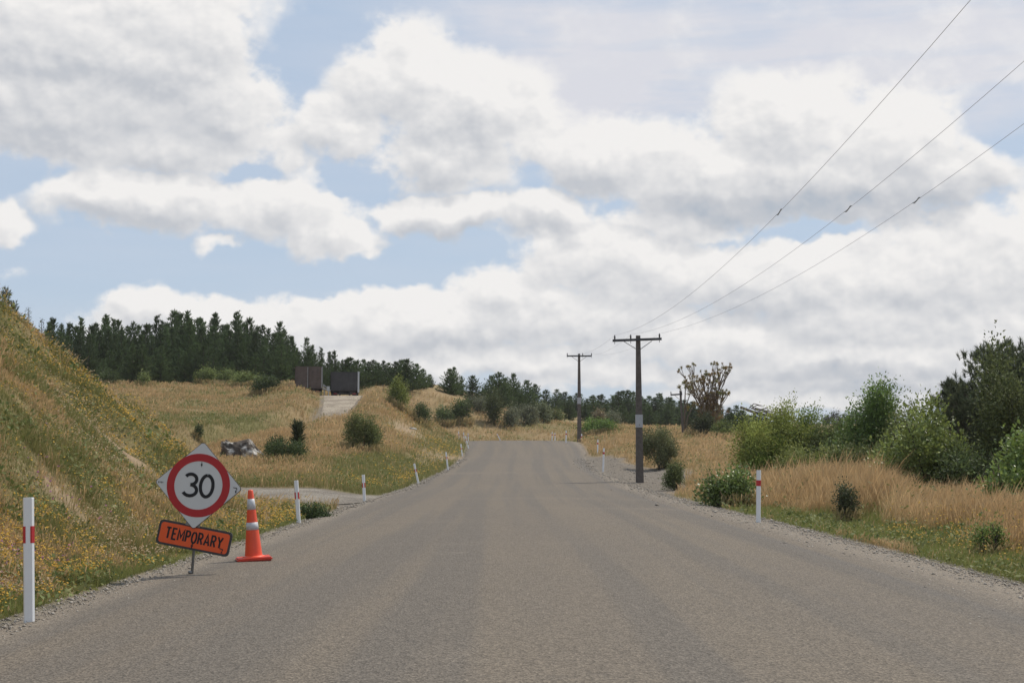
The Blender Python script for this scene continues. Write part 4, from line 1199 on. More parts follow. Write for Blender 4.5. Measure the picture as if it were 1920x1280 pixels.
# --- fallen dead trunks on the right skyline
d = 135; x = xpix(1430, d); z0 = gz(x, d)
o = thing('dead_tree', 'toppled grey dead tree with bare limbs lying behind the yellow green bush', 'dead tree', (x, d, z0))
r = np.random.default_rng(44)
def dp(px, py, dy=0.0):
    q = P(px, py, d + dy); return (q[0] - x, q[1] - d, q[2] - z0)
mb = MB(); mb.tube([dp(1388, 763), dp(1412, 772), dp(1440, 779), dp(1478, 794)], [.13, .13, .12, .10], 7); mb.obj('trunk', M['dead'], o, True)
mb = MB()
for k in range(26):
    a = r.uniform(1395, 1480); b = np.interp(a, [1386, 1440, 1482], [758, 775, 792])
    mb.tube([dp(a, b, r.normal(0, .3)), dp(a + r.uniform(4, 14), b - r.uniform(-4, 8), r.normal(0, .6)), dp(a + r.uniform(12, 30), b + r.uniform(-6, 12), r.normal(0, .9))], [.06, .045, .02], 5)
for (a, b), (a2, b2) in (((1462, 768), (1490, 790)), ((1470, 770), (1496, 792)), ((1415, 765), (1450, 772)), ((1430, 790), (1470, 776))):
    mb.tube([dp(a, b), dp((a + a2) / 2, (b + b2) / 2 + 1), dp(a2, b2)], [.09, .08, .06], 6)
mb.obj('branches', M['dead'], o, True)

# --- far bare trees on the right skyline
for k, (px, t, w, lab) in enumerate([(1553, 779, 16, 'smallest dark tree at the left of the far skyline clump on the right'), (1568, 770, 26, 'round dark far tree left in the clump between the green bushes'),
                                     (1590, 776, 20, 'low dark far tree in the middle of the clump between the green bushes'), (1607, 769, 26, 'twiggy bare topped far tree at the right of the clump')]):
    d = 290 + 6 * k; x = xpix(px, d); z0 = gz(x, d); h = max(1.5, zpix(t, d) - z0)
    o = thing('far_tree', lab, 'tree', (x, d, z0), (0, 0, 0), 'far trees on the skyline')
    fo, st = bush_meshes(700 + k, w / F * d * .5, w / F * d * .5, h, .22, 1500, ((.045, .05, .045), (.07, .07, .06)), open_=.35, sprig=.3, stems=16, stemr=.06)
    link('crown', fo, M['leaf'], o); link('trunk', st, M['bark'], o)

# ------------------------------------------------------------------ marker posts
def make_post(kind, h=1.0):
    mb = MB(); w = .046
    prof = [(-w, .012), (-w * .72, -.012), (w * .72, -.012), (w, .012), (w * .95, .020), (-w * .95, .020)]
    n = len(prof)
    v = [(x, y, z) for z in (-.25, h - .012) for x, y in prof] + [(x * .93, y, h) for x, y in prof]
    f = [tuple(range(n)), tuple(range(2 * n, 3 * n))[::-1]]
    for l in (0, n):
        f += [(l + (k + 1) % n, l + k, l + n + k, l + n + (k + 1) % n) for k in range(n)]
    mb.add(v, f)
    body = mb.mesh('post')
    bands = []
    z0, z1 = (.62, .76) if kind == 'left' else (.685, .80)
    z0 *= h; z1 *= h
    e = .003
    if kind == 'left':
        for s in (-1, 1):
            b = MB()
            pr = [(s * w * .42, -.012 - e), (s * w * .72, -.012 - e), (s * (w + e), .012), (s * w * .97, .018), (s * w * .72, -.0115), (s * w * .42, -.0115)]
            v = [(x, y, z) for z in (z0, z1) for x, y in pr]; m_ = len(pr)
            b.add(v, [tuple(range(m_)), tuple(range(m_, 2 * m_))[::-1]] + [((k + 1) % m_, k, m_ + k, m_ + (k + 1) % m_) for k in range(m_)])
            bands.append(b.mesh('red_band'))
    else:
        b = MB(); ww = w + e
        pr = [(-ww, .012), (-ww * .72, -.012 - e), (ww * .72, -.012 - e), (ww, .012), (ww * .96, .020 + e), (-ww * .96, .020 + e)]
        v = [(x, y, z) for z in (z0, z1) for x, y in pr]; m_ = len(pr)
        b.add(v, [tuple(range(m_)), tuple(range(m_, 2 * m_))[::-1]] + [((k + 1) % m_, k, m_ + k, m_ + (k + 1) % m_) for k in range(m_)])
        bands.append(b.mesh('red_band'))
    return body, bands
PL = make_post('left'); PR = make_post('right')
GP = 'white marker posts along the road edges'
def post(px, base_y, top_px, top_y, d, kind, label, turn=0.0):
    x = xpix(px, d, base_y); zb = zpix(base_y, d); h = (base_y - top_y) / F * d
    lean = math.atan2((top_px - px), (base_y - top_y))
    o = thing('marker_post', label, 'marker post', (x, d, zb), (0, lean, turn), GP)
    o.scale = (1, 1, h)
    body, bands = PL if kind == 'left' else PR
    for nm, me_, mt in [('post', body, M['post'])] + [('red_band', b, M['red']) for b in bands]:
        c = bpy.data.objects.new(nm, me_); COL.objects.link(c); c.parent = o
        if not me_.materials: me_.materials.append(mt)
post(54, 1157, 47, 936, 12.05, 'left', 'nearest white marker post with red side bands, at the left photo edge on gravel', .10)
post(560.5, 992, 554, 901, 30, 'left', 'white marker post with red bands just right of the orange cone', .1)
post(684, 953, 680.5, 890, 43, 'left', 'white marker post with red bands in the mouth of the gravel side road', .1)
post(785.5, 911, 776, 868, 63, 'left', 'clearly leaning white marker post just past the gravel side road', .1)
post(840, 882, 836, 847, 77, 'left', 'slightly leaning white marker post by green weeds, before the bare soil patch', .1)
post(867.5, 860, 864, 832, 97, 'left', 'white marker post in dark gravel just below the leaning one near the crest', .1)
post(878.5, 841, 872, 816, 106, 'left', 'strongly leaning white marker post at the left of the road crest', .1)
post(861, 829, 859.5, 808, 124, 'left', 'leftmost white post of the far cluster at the crest, beside the grass', .1)
post(870, 831, 869, 810, 121, 'left', 'upright white post in the far cluster right above the leaning one', .1)
post(878.2, 827, 877.5, 812, 132, 'left', 'smallest white post of the far left cluster, closest to the seal', .1)
post(937, 823, 931, 812, 130, 'left', 'grey tilted marker post on the far side of the crest below the hillside bush', .3)
post(1422, 975, 1424, 882, 29, 'right', 'marker post with full red band in the green verge on the right', -.05)
post(1131, 876, 1132.5, 840, 75, 'right', 'marker post with red band on the gravel patch, left of the front pole', 0)
post(1120.5, 852, 1121, 824, 97, 'right', 'marker post with red band just behind the one on the gravel patch', 0)
post(1090, 836, 1090.7, 813, 116, 'right', 'white marker post with red band beside the foot of the far power pole', 0)
post(1061, 832, 1061.8, 807, 113, 'right', 'marker post with red band at the crest just left of the far pole', 0)
post(1035, 829, 1035.5, 810, 124, 'right', 'white marker post, left one of the close pair on the crest', 0)
post(1040.5, 827, 1040.5, 811.5, 131, 'right', 'white marker post, right and smaller one of the close pair on the crest', 0)

# ------------------------------------------------------------------ strokes for lettering
def stroke(mb, pts, w, y, thick=.0012):
    """flat ribbon along a polyline in XZ at depth y (front)"""
    pts = [Vector((p[0], p[1])) for p in pts]
    L, R_ = [], []
    for i, p in enumerate(pts):
        a = (p - pts[i - 1]).normalized() if i else (pts[1] - p).normalized()
        b = (pts[i + 1] - p).normalized() if i < len(pts) - 1 else a
        na = Vector((-a.y, a.x)); nb = Vector((-b.y, b.x)); m_ = (na + nb)
        if m_.length < 1e-4: m_ = na
        m_.normalize(); k = 1 / max(.45, m_.dot(na))
        L.append(p + m_ * w * .5 * k); R_.append(p - m_ * w * .5 * k)
    n = len(pts)
    v = [(q.x, yy, q.y) for yy in (y, y + thick) for q in L] + [(q.x, yy, q.y) for yy in (y, y + thick) for q in R_]
    f = []
    for i in range(n - 1):
        f.append((i, i + 1, 2 * n + i + 1, 2 * n + i))
        f.append((i + 1, i, n + i, n + i + 1)); f.append((2 * n + i, 2 * n + i + 1, 3 * n + i + 1, 3 * n + i))
    f.append((0, 2 * n, 3 * n, n)); f.append((n - 1, 2 * n - 1, 4 * n - 1, 3 * n - 1))
    mb.add(v, f)

def arc(cx, cz, rx, rz, a0, a1, n=14):
    return [(cx + rx * math.cos(math.radians(a0 + (a1 - a0) * k / n)), cz + rz * math.sin(math.radians(a0 + (a1 - a0) * k / n))) for k in range(n + 1)]

GLYPH = {   # unit height, width given; polylines in stroke centre lines
 'T': (.5, [[(0, 1), (.5, 1)], [(.25, .95), (.25, 0)]]),
 'E': (.44, [[(.44, 1), (0.02, 1), (0.02, 0), (.44, 0)], [(.06, .52), (.36, .52)]]),
 'M': (.62, [[(0, 0), (0, 1), (.31, .30), (.62, 1), (.62, 0)]]),
 'P': (.46, [[(0.02, 0), (0.02, 1), (.24, 1)] + arc(.24, .75, .20, .25, 90, -90, 10)[1:] + [(.08, .5)]]),
 'O': (.50, [arc(.25, .5, .25, .5, 90, -265, 30)]),
 'R': (.48, [[(0.02, 0), (0.02, 1), (.24, 1)] + arc(.24, .75, .20, .25, 90, -90, 10)[1:] + [(.08, .5)], [(.25, .46), (.46, 0)]]),
 'A': (.54, [[(0, 0), (.27, 1), (.54, 0)], [(.10, .30), (.44, .30)]]),
 'Y': (.52, [[(0, 1), (.26, .50), (.52, 1)], [(.26, .46), (.26, 0)]]),
}
def write(text, height, width, wst, y, cx, cz, gap=.24):
    mb = MB(); tot = sum(GLYPH[c][0] for c in text) + gap * (len(text) - 1)
    sx = width / tot; x = cx - width / 2
    for ch in text:
        gw, st = GLYPH[ch]
        for i, pl in enumerate(st):
            stroke(mb, [(x + p[0] * sx, cz - height / 2 + p[1] * height) for p in pl], wst, y - .0004 * i)
        x += (gw + gap) * sx
    return mb

def rrect(w, h, r, n=6):
    o = []
    for cx, cz, a in ((w / 2 - r, h / 2 - r, 0), (-w / 2 + r, h / 2 - r, 90), (-w / 2 + r, -h / 2 + r, 180), (w / 2 - r, -h / 2 + r, 270)):
        o += arc(cx, cz, r, r, a, a + 90, n)
    return o

def rot2(pts, a):
    c, s = math.cos(a), math.sin(a)
    return [(x * c - z * s, x * s + z * c) for x, z in pts]

def ring(mb, r0, r1, y0, y1, n=72, cz=0):
    v = []
    for k in range(n):
        c, s = math.cos(2 * PI * k / n), math.sin(2 * PI * k / n)
        v += [(r0 * c, y0, r0 * s + cz), (r1 * c, y0, r1 * s + cz), (r0 * c, y1, r0 * s + cz), (r1 * c, y1, r1 * s + cz)]
    f = []
    for k in range(n):
        a = 4 * k; b = 4 * ((k + 1) % n)
        f += [(a, a + 1, b + 1, b), (a + 2, b + 2, b + 3, a + 3), (a + 1, a + 3, b + 3, b + 1), (a, b, b + 2, a + 2)]
    mb.add(v, f)

def snap(px, row, d0):
    """distance at which photo row `row` meets the road surface"""
    ds = np.linspace(d0 * .9, d0 * 1.12, 400); a = np.array([P(px, row, q) for q in ds])
    sf = np.where(a[:, 0] > road_l(a[:, 1]) + .1, crown(a[:, 0], a[:, 1]) + .004, ground(a[:, 0], a[:, 1]))
    return float(ds[np.argmin(np.abs(a[:, 2] - sf))])

# ------------------------------------------------------------------ speed sign
DS = snap(356, 1076, 16.75)
sx, _, sz = P(356, 1076, DS)
sg = thing('speed_sign', 'white diamond speed sign reading 30 in a red ring over an orange TEMPORARY plate', 'road sign', (sx, DS, sz))
pm = F / DS
def sl(px, py, dy=0.0):
    q = P(px, py, DS + dy); return Vector((q[0] - sx, dy, q[2] - sz))
mb = MB()
a, b = sl(356, 1080), sl(372.5, 905)
mb.tube([a + Vector((0, .035, -.2)), b + Vector((0, .035, 0))], .017, 8)
mb.tube([a + Vector((0.0, .035, .06)), a + Vector((-.005, .035, .03))], .027, 8)
mb.obj('post', M['steel'], sg, True)
# diamond
tilt = -math.radians(5.2)
cen = sl(372.0, 909.5)
side = .71
xf = Matrix.Translation(cen) @ Matrix.Rotation(math.radians(-3), 4, 'X')
mb = MB(); mb.slab(rot2(rrect(side, side, .035), PI / 4 + tilt), 0, .005)
panel = mb.obj('sign_panel', M['signwhite'], sg, False, xf)
mb = MB(); o_ = rot2(rrect(side + .012, side + .012, .04), PI / 4 + tilt); mb.slab(o_, .0062, .016); mb.obj('edge_frame', M['frame'], sg, False, xf)
mb = MB(); ring(mb, .279, .366, -.0022, .001); mb.obj('red_ring', M['signred'], panel, False, xf)
mb = MB(); T_ = lambda pts: rot2(pts, tilt)
hN = .245; wN = .165
three = arc(0, .185, .070, .060, 155, -90, 16)[:-1] + [(-.010, .1235)]
c3 = (-.100, -.122)
top3 = arc(.0, .1845, .068, .0605, 150, -90, 16)
bot3 = arc(.0, .0600, .080, .0640, 90, -155, 18)
sh = lambda pts, dx: T_([(p[0] + dx, p[1] - .1225) for p in pts])
stroke(mb, sh(top3, -.094) , .038, -.0025)
stroke(mb, sh(bot3, -.094), .038, -.0030)
stroke(mb, sh(arc(0, .1225, .072, .1225, 90, -268, 40), .097), .038, -.0025)
mb.obj('numeral', M['black'], panel, False, xf)
# small dark marks: the hanging bolt at the top, maker's marks in the corners
mb = MB()
k_ = 1 / pm
def mark(pts, w, y=-.0035): stroke(mb, T_(pts), w, y)
mark([(.010, .272), (.010, .215)], .006); mark([(.010, .250), (.012, .230)], .018, -.0045)
mark([(.405, .012), (.445, .008), (.450, -.014)], .008); mark([(.440, -.020), (.440, -.048)], .014, -.0045)
for q in range(4): mark([(-.462 + .016 * q, .008), (-.462 + .016 * q, -.012 + .004 * (q % 2))], .007, -.0035 - .0003 * q)
mb.obj('small_marks', M['black'], panel, False, xf)
# plate
cen2 = sl(364.3, 1007.8)
t2 = -math.radians(11.0)
xf2 = Matrix.Translation(cen2 + Vector((0, -.006, 0))) @ Matrix.Rotation(-t2, 4, 'Y') @ Matrix.Rotation(math.radians(-4), 4, 'X')
mb = MB(); mb.slab(rrect(.858, .285, .045), 0, .022); plate = mb.obj('plate_frame', M['frame'], sg, False, xf2)
mb = MB(); mb.slab(rrect(.806, .232, .034), -.003, .001); mb.obj('orange_plate', M['orangesign'], plate, False, xf2)
mb = write('TEMPORARY', .122, .66, .0205, -.0055, 0, .002); mb.obj('lettering', M['black'], plate, False, xf2)
mb = MB()
stroke(mb, [(-.005, -.060), (-.005, -.116)], .012, -.0068); stroke(mb, [(-.005, -.085), (-.004, -.100)], .026, -.0078)
stroke(mb, [(.315, -.062), (.350, -.066), (.352, -.084)], .010, -.0068); stroke(mb, [(.345, -.092), (.345, -.112)], .013, -.0078)
mb.obj('small_marks', M['black'], plate, False, xf2)
mb = MB(); mb.box(-.085, .085, -.004, .012, -.018, .018, .003)
mb.obj('bracket', M['steel'], sg, False, Matrix.Translation(sl(362, 983) + Vector((0, -.010, 0))) @ Matrix.Rotation(-t2, 4, 'Y'))

# ------------------------------------------------------------------ cone
DC = snap(476, 1050, 17.55)
cx_, _, cz_ = P(476, 1050, DC)
cn = thing('traffic_cone', 'orange traffic cone with two dirty reflective collars, leaning on the road edge', 'traffic cone', (cx_, DC, cz_), (0, math.radians(-3.6), math.radians(14)))
prof = [(.118, .045), (.112, .07), (.1085, .10), (.052, .70), (.0335, .895), (.028, .908), (.0, .912)]
mb = MB(); mb.lathe(prof, 28); mb.obj('cone_body', M['cone'], cn, True)
rad_at = lambda z: np.interp(z, [.10, .70, .895], [.1085, .052, .0335])
for z0_, z1_ in ((.655, .795), (.395, .492)):
    mb = MB(); mb.lathe([(rad_at(z0_) - .002, z0_), (rad_at(z0_) + .0025, z0_ + .001), (rad_at(z1_) + .0025, z1_ - .001), (rad_at(z1_) - .002, z1_)], 28); mb.obj('reflective_collar', M['collar'], cn, True)
import bmesh
mb = MB(); mb.add(*bmesh_box(-.225, .225, -.225, .225, .0, .046, .016)); mb.obj('base_plate', M['conebase'], cn)
mb = MB(); mb.lathe([(.15, .040), (.14, .056), (.118, .066)], 28); mb.obj('collar_ring', M['cone'], cn, True)

# ------------------------------------------------------------------ power poles
def power_pole(label, px, base_y, top_y, d, arm_l, arm_r, arm_dy, r0, r1, ins, band=None, lean=0.0, arm_skew=.0):
    x, _, zb = P(px, base_y, d); H = zpix(top_y, d) - zb
    s = d / F
    o = thing('power_pole', label, 'power pole', (x, d, zb), (0, lean, 0), 'power poles')
    mb = MB()
    n = 4; w0, w1 = r0, r1
    v = [(sx_ * w, sy_ * w * 1.0, z) for z, w in ((-.6, w0), (H * .5, (w0 + w1) / 2), (H, w1)) for sx_, sy_ in ((-1, -1), (1, -1), (1, 1), (-1, 1))]
    f = [(3, 2, 1, 0), (8, 9, 10, 11)] + [(l + k, l + (k + 1) % 4, l + 4 + (k + 1) % 4, l + 4 + k) for l in (0, 4) for k in range(4)]
    mb.add(v, f)
    if d < 100:
        for q in np.arange(H * .32, H * .96, .27): mb.box(-.012, .012, -(w0 + (w1 - w0) * q / H) - .014, -(w0 + (w1 - w0) * q / H) + .01, q - .035, q + .035)
    pole_o = mb.obj('pole', M['timber'], o)
    az = H - arm_dy; xl, xr = (arm_l - px) * s, (arm_r - px) * s
    yb = -w1 - .062
    dz = arm_skew
    A = MB(); 
    v = [(xx, yb + e, az + zz + (dz if xx > 0 else -dz)) for xx in (xl, xr) for e in (-.05, .05) for zz in (-.055, .055)]
    A.add(v, [(0, 1, 3, 2), (4, 6, 7, 5), (0, 4, 5, 1), (2, 3, 7, 6), (0, 2, 6, 4), (1, 5, 7, 3)])
    arm = A.obj('crossarm', M['arm'], o)
    tips = []
    for k, ipx in enumerate(ins):
        ix = (ipx - px) * s; zz = az + .055 + dz * (1 if ix > 0 else -1) * min(1, abs(ix) / max(.1, abs(xr)))
        mb = MB(); mb.lathe([(.012, -.19), (.012, .0), (.016, .02), (.042, .05), (.030, .085), (.045, .11), (.034, .15), (.020, .19), (.022, .215)], 10, (ix, yb, zz - .02))
        mb.obj('insulator', M['insul'], o, True)
        tips.append((x + ix, d + yb, zb + zz + .19))
    for sg_ in (-1, 1):
        e = (xl if sg_ < 0 else xr) * .58
        mb = MB(); mb.tube([(sg_ * w1, -w1 - .02, az - .42), (e, yb, az - .06)], .017, 5); mb.obj('brace', M['steel'], o)
    if band:
        b0, b1 = zpix(band[0], d) - zb, zpix(band[1], d) - zb
        mb = MB(); ww = w0 + (w1 - w0) * b1 / H + .012
        mb.box(-ww, ww, -ww, ww, b1, b0); mb.obj('metal_band', M['plate'], o)
    return tips
t1 = power_pole('front power pole with a grey metal band and crossarm, right of the road', 1199.5, 909, 629, 64, 1151, 1243, .20, .175, .095, (1155, 1185, 1239), (777, 801), -.004, .035)
t2_ = power_pole('far power pole with a pale metal band, at the road crest', 1086.3, 816, 663, 118, 1063, 1110, .20, .18, .09, (1064, 1093, 1109.5), (745, 757))
t3_ = power_pole('small grey leaning power pole in front of the large cabbage tree', 1281, 818, 732, 108, 1262, 1284, .28, .09, .06, (1263, 1283), None, -math.radians(3.2))

# conductors: from the near span through the front pole on to the far pole
near = [[(29.0, 5.42, 398), (17.5, None, 0)], [(29.0, 6.86, 392), (20.0, None, 115)], [(28.8, 8.17, 376), (23.0, None, 232)]]
endpx = [1820, 1920, 1920]; midpx = [1461, 1590, 1718]
wl = ['left wire of the three overhead power lines, steepest one', 'middle wire of the three overhead power lines', 'right wire of the three overhead power lines, lowest at the photo edge']
for k in range(3):
    T0 = Vector(t1[k]); Tm = Vector(P(midpx[k], near[k][0][2], near[k][0][0])); Te = Vector(P(endpx[k], near[k][1][2], near[k][1][0]))
    ysn = [T0.y, Tm.y, Te.y]
    cz3 = np.polyfit(ysn, [T0.z, Tm.z, Te.z], 2); cx3 = np.polyfit(ysn, [T0.x, Tm.x, Te.x], 2)
    pts = []
    for y_ in np.linspace(T0.y, Te.y, 30): pts.append((np.polyval(cx3, y_), y_, np.polyval(cz3, y_)))
    dx = (pts[-1][0] - pts[-2][0]) / (pts[-1][1] - pts[-2][1]); dzv = (pts[-1][2] - pts[-2][2]) / (pts[-1][1] - pts[-2][1])
    e = pts[-1]
    for q in np.linspace(1.5, 30, 12): pts.append((e[0] - dx * q, e[1] - q, e[2] - dzv * q * (1 - q / 70)))
    far_t = Vector(t2_[k])
    fr = []
    for q in np.linspace(1, 0, 24)[:-1]:
        p = T0.lerp(far_t, q); fr.append((p.x, p.y, p.z - .45 * 4 * q * (1 - q)))
    mb = MB(); mb.tube(fr + pts, .0042, 5)
    o = thing('power_line', wl[k], 'power line', tuple(T0), (0, 0, 0), 'overhead power lines')
    w = mb.obj('conductor', M['wire'], o); w.location = -T0
    p = Vector((np.polyval(cx3, Tm.y), Tm.y, np.polyval(cz3, Tm.y))); t = Vector((np.polyval(cx3, Tm.y - 1) - p.x, -1, np.polyval(cz3, Tm.y - 1) - p.z)).normalized()
    mb = MB(); mb.tube([p - t * .24, p - t * .13 + Vector((0, 0, -.025)), p + t * .06, p + t * .17 + Vector((0, 0, .025)), p + t * .24 + Vector((0, 0, .01))], .011, 6)
    c_ = mb.obj('splice_sleeve', M['steel'], o, True); c_.location = -T0

# ------------------------------------------------------------------ parked trailers on the crest
def wheel(mb_t, mb_r, x, y, r=.42, w=.28):
    v = []; n = 20
    def disc(m_, rr, x0, x1):
        vv = [(xx, y + rr * math.cos(2 * PI * k / n), r + rr * math.sin(2 * PI * k / n)) for xx in (x0, x1) for k in range(n)]
        m_.add(vv, [tuple(range(n))[::-1], tuple(range(n, 2 * n))] + [(k, (k + 1) % n, n + (k + 1) % n, n + k) for k in range(n)])
    disc(mb_t, r, x, x + w); disc(mb_r, r * .58, x - .01, x + w + .01)

def trailer(label, pxl, pxr, top_y, d, body_mat, length, floor, two, slate=False):
    xl, xr = xpix(pxl, d), xpix(pxr, d); x = (xl + xr) / 2; W = xr - xl
    z0 = gz(x, d + 1.5); H = zpix(top_y, d) - z0
    o = thing('parked_trailer', label, 'trailer', (x, d, z0), (0, 0, math.atan2(-x, d)), 'trailers parked on the crest')
    mb = MB(); mb.box(-W / 2, W / 2, .05, length, floor, H, .02)
    for q in np.arange(.6, length, .6):
        for s in (-1, 1): mb.box(s * W / 2 - .03, s * W / 2 + .03, q - .04, q + .04, floor + .05, H - .05)
    mb.obj('body', body_mat, o)
    if two:
        for s in (-1, 1):
            mb = MB(); a, b = (-W / 2 + .03, -.055) if s < 0 else (.055, W / 2 - .03)
            mb.box(a, b, -.04, .06, floor + .06, H - .05, .012)
            for zz in np.linspace(floor + .3, H - .3, 5): mb.box(a + .05, b - .05, -.058, -.03, zz - .025, zz + .025)
            dr = mb.obj('rear_door', M['rust'], o)
            mb = MB(); e = b if s < 0 else a
            ex = b - .06 if s < 0 else a + .10
            mb.tube([(b - .04, -.075, floor + .1), (b - .04, -.075, H - .1)], .018, 6); mb.obj('lock_bar', M['palemetal'], dr)
        mb = MB(); mb.box(W / 2 - .028, W / 2 + .03, -.05, .048, floor, H + .01); mb.obj('corner_post', M['steel'], o)
    else:
        mb = MB(); mb.box(-W / 2 + .04, W / 2 - .16, -.03, .06, floor + .1, H - .04, .012); mb.obj('tailgate', M['slate'], o)
        mb = MB(); mb.box(W / 2 - .13, W / 2 + .03, -.05, .10, floor - .1, H - .02); mb.obj('corner_post', M['palemetal'], o)
        mb = MB(); mb.slab([(W / 2 - .15, H - .02), (W / 2 + .09, H - .10), (W / 2 + .09, H - .02), (W / 2 - .1, H + .06)], -.05, .10); mb.obj('roof_lip', M['palemetal'], o)
    mb = MB()
    for s in (-1, 1): mb.box(s * .45 - .07, s * .45 + .07, -.02, length, floor - .26, floor - .003)
    mb.box(-W / 2 + .1, W / 2 - .1, -.10, .0, floor - .30, floor - .16)
    mb.obj('chassis', M['chassis'], o)
    for y_ in (1.1, 2.35):
        for s in (-1, 1):
            a, b = MB(), MB(); wheel(a, b, -W / 2 + .05 if s < 0 else W / 2 - .33, y_)
            wo = a.obj('wheel', M['tyre'], o); b.obj('rim', M['steel'], wo)
    for s in (-1, 1):
        mb = MB(); mb.box(s * W * .33 - .16, s * W * .33 + .16, -.125, -.1005, floor - .26, floor - .18); mb.obj('tail_lamp', M['lamp'], o)
        mb = MB(); mb.box(s * W * .36 - .25, s * W * .36 + .25, .5, .52, .10, floor - .2); mb.obj('mudflap', M['chassis'], o)
    return o, W, H
tl, W_, H_ = trailer('tall rusty brown box trailer seen from behind with two closed rear doors', 552, 603, 686.5, 130, M['rust'], 6.2, .52, True)
mb = MB()
for s in (-1, 1): mb.tube([(W_ / 2 + .05, .6 + .5 * s, .55), (W_ / 2 + .75, .6, .42)], .06, 6)
mb.tube([(W_ / 2 + .1, .6, .95), (W_ / 2 + .55, .6, .55)], .045, 6)
mb.tube([(W_ / 2 + .12, .6, .95), (W_ / 2 + .2, .6, 0.0)], .05, 6)
mb.obj('drawbar', M['palemetal'], tl)
tr2, W2_, H2_ = trailer('lower dark grey trailer with a pale corner post, half hidden by tan grass', 619, 672, 697, 131, M['slate'], 6.0, .55, False)
mb = MB(); mb.tube([(-W2_ / 2 - .18, -.2, 0), (-W2_ / 2 - .18, -.2, .85)], .05, 6); mb.box(-W2_ / 2 - .34, -W2_ / 2 - .08, -.28, -.12, .55, 1.0, .02); mb.obj('support_leg', M['palemetal'], tr2)

# small pale fallen branch on the bare soil
d = 104; x, _, z = P(775, 785, d); z = gz(x, d)
mb = MB(); mb.tube([(-.28, 0, .12), (0, .05, .08), (.26, 0, .02)], [.05, .06, .035], 7)
tag(mb.obj('fallen_branch', M['palemetal'], None, True), 'short white fallen branch on the bare soil left of the dark leaning bush', 'branch').location = (x, d, z + .1)

# ------------------------------------------------------------------ light
SUN_EL, SUN_AZ = math.radians(56), math.radians(48)      # azimuth measured from the view direction to the right
sdir = Vector((math.sin(SUN_AZ) * math.cos(SUN_EL), math.cos(SUN_AZ) * math.cos(SUN_EL), math.sin(SUN_EL)))
sun = bpy.data.lights.new('sun', 'SUN'); sun.energy = 3.5; sun.angle = math.radians(1.0); sun.color = (1.0, .93, .82)
so_ = bpy.data.objects.new('sun', sun); COL.objects.link(so_); so_.rotation_euler = (-sdir).to_track_quat('-Z', 'Y').to_euler(); so_.location = (30, 20, 60)

w = bpy.data.worlds.new('World'); SC.world = w; w.use_nodes = True
nt = w.node_tree; nt.nodes.clear()
out = N(nt, 'ShaderNodeOutputWorld'); bg = N(nt, 'ShaderNodeBackground', inp={'Strength': .1})
nt.links.new(bg.outputs[0], out.inputs['Surface'])
sky = N(nt, 'ShaderNodeTexSky', sky_type='NISHITA', sun_disc=False, sun_elevation=SUN_EL, sun_rotation=SUN_AZ, altitude=100, air_density=1.0, dust_density=.8, ozone_density=1.0)
tc = N(nt, 'ShaderNodeTexCoord'); dirv = tc.outputs['Generated']
sp = N(nt, 'ShaderNodeSeparateXYZ'); nt.links.new(dirv, sp.inputs[0])
az = math_n(nt, 'ARCTAN2', sp.outputs['X'], sp.outputs['Y']); el = math_n(nt, 'ARCSINE', sp.outputs['Z'])
cb = N(nt, 'ShaderNodeCombineXYZ'); nt.links.new(az, cb.inputs[0]); nt.links.new(el, cb.inputs[1])
wn = N(nt, 'ShaderNodeTexNoise', inp={'Scale': 9.0, 'Detail': 4.0, 'Roughness': .55}); nt.links.new(dirv, wn.inputs['Vector'])
wn2 = N(nt, 'ShaderNodeTexNoise', inp={'Scale': 34.0, 'Detail': 3.0, 'Roughness': .6}); nt.links.new(dirv, wn2.inputs['Vector'])
wm = N(nt, 'ShaderNodeVectorMath', operation='MULTIPLY_ADD', inp={1: (.55, .55, .55)}); nt.links.new(wn2.outputs['Color'], wm.inputs[0]); nt.links.new(wn.outputs['Color'], wm.inputs[2])
wv = N(nt, 'ShaderNodeVectorMath', operation='SUBTRACT', inp={1: (.775, .775, .775)}); nt.links.new(wm.outputs[0], wv.inputs[0])
ws = N(nt, 'ShaderNodeVectorMath', operation='MULTIPLY', inp={1: (.055, .045, 0)}); nt.links.new(wv.outputs[0], ws.inputs[0])
wa = N(nt, 'ShaderNodeVectorMath', operation='ADD'); nt.links.new(cb.outputs[0], wa.inputs[0]); nt.links.new(ws.outputs[0], wa.inputs[1])
uvw = wa.outputs[0]
def ae(px, py):
    q = P(px, py, 100.0); v_ = Vector((q[0], q[1], q[2] - CAMZ)).normalized()
    return math.atan2(v_.x, v_.y), math.asin(v_.z)
SRC = [uvw]; ASP = {}
def squash(k):
    q = (len(SRC), k)
    if q not in ASP:
        n = N(nt, 'ShaderNodeVectorMath', operation='MULTIPLY', inp={1: (1.0, k, 0.0)}); nt.links.new(SRC[-1], n.inputs[0]); ASP[q] = n.outputs[0]
    return ASP[q]
def blobs(lst, op='SMOOTH_MAX', base=.30):
    acc = None
    for px, py, rx, ry, wt in lst:
        a, e = ae(px, py); k = min((1.0, 1.4, 1.9, 2.6, 3.6, 5.0, 7.5, 11.0, 16.0), key=lambda q: abs(math.log(q / max(1.0, rx / ry))))
        r_ = math.sqrt(rx * ry * k) / F
        ds = N(nt, 'ShaderNodeVectorMath', operation='DISTANCE', inp={1: (a, e * k, 0.0)}); nt.links.new(squash(k), ds.inputs[0])
        pw = maprange(nt, ds.outputs['Value'], 0.0, r_ * (1.95 if op != 'ADD' else 1.75), wt, 0.0)
        if acc is None: acc = pw
        elif op == 'ADD': acc = math_n(nt, 'ADD', acc, pw)
        else: acc = math_n(nt, 'SMOOTH_MAX', acc, pw, .15)
    return acc
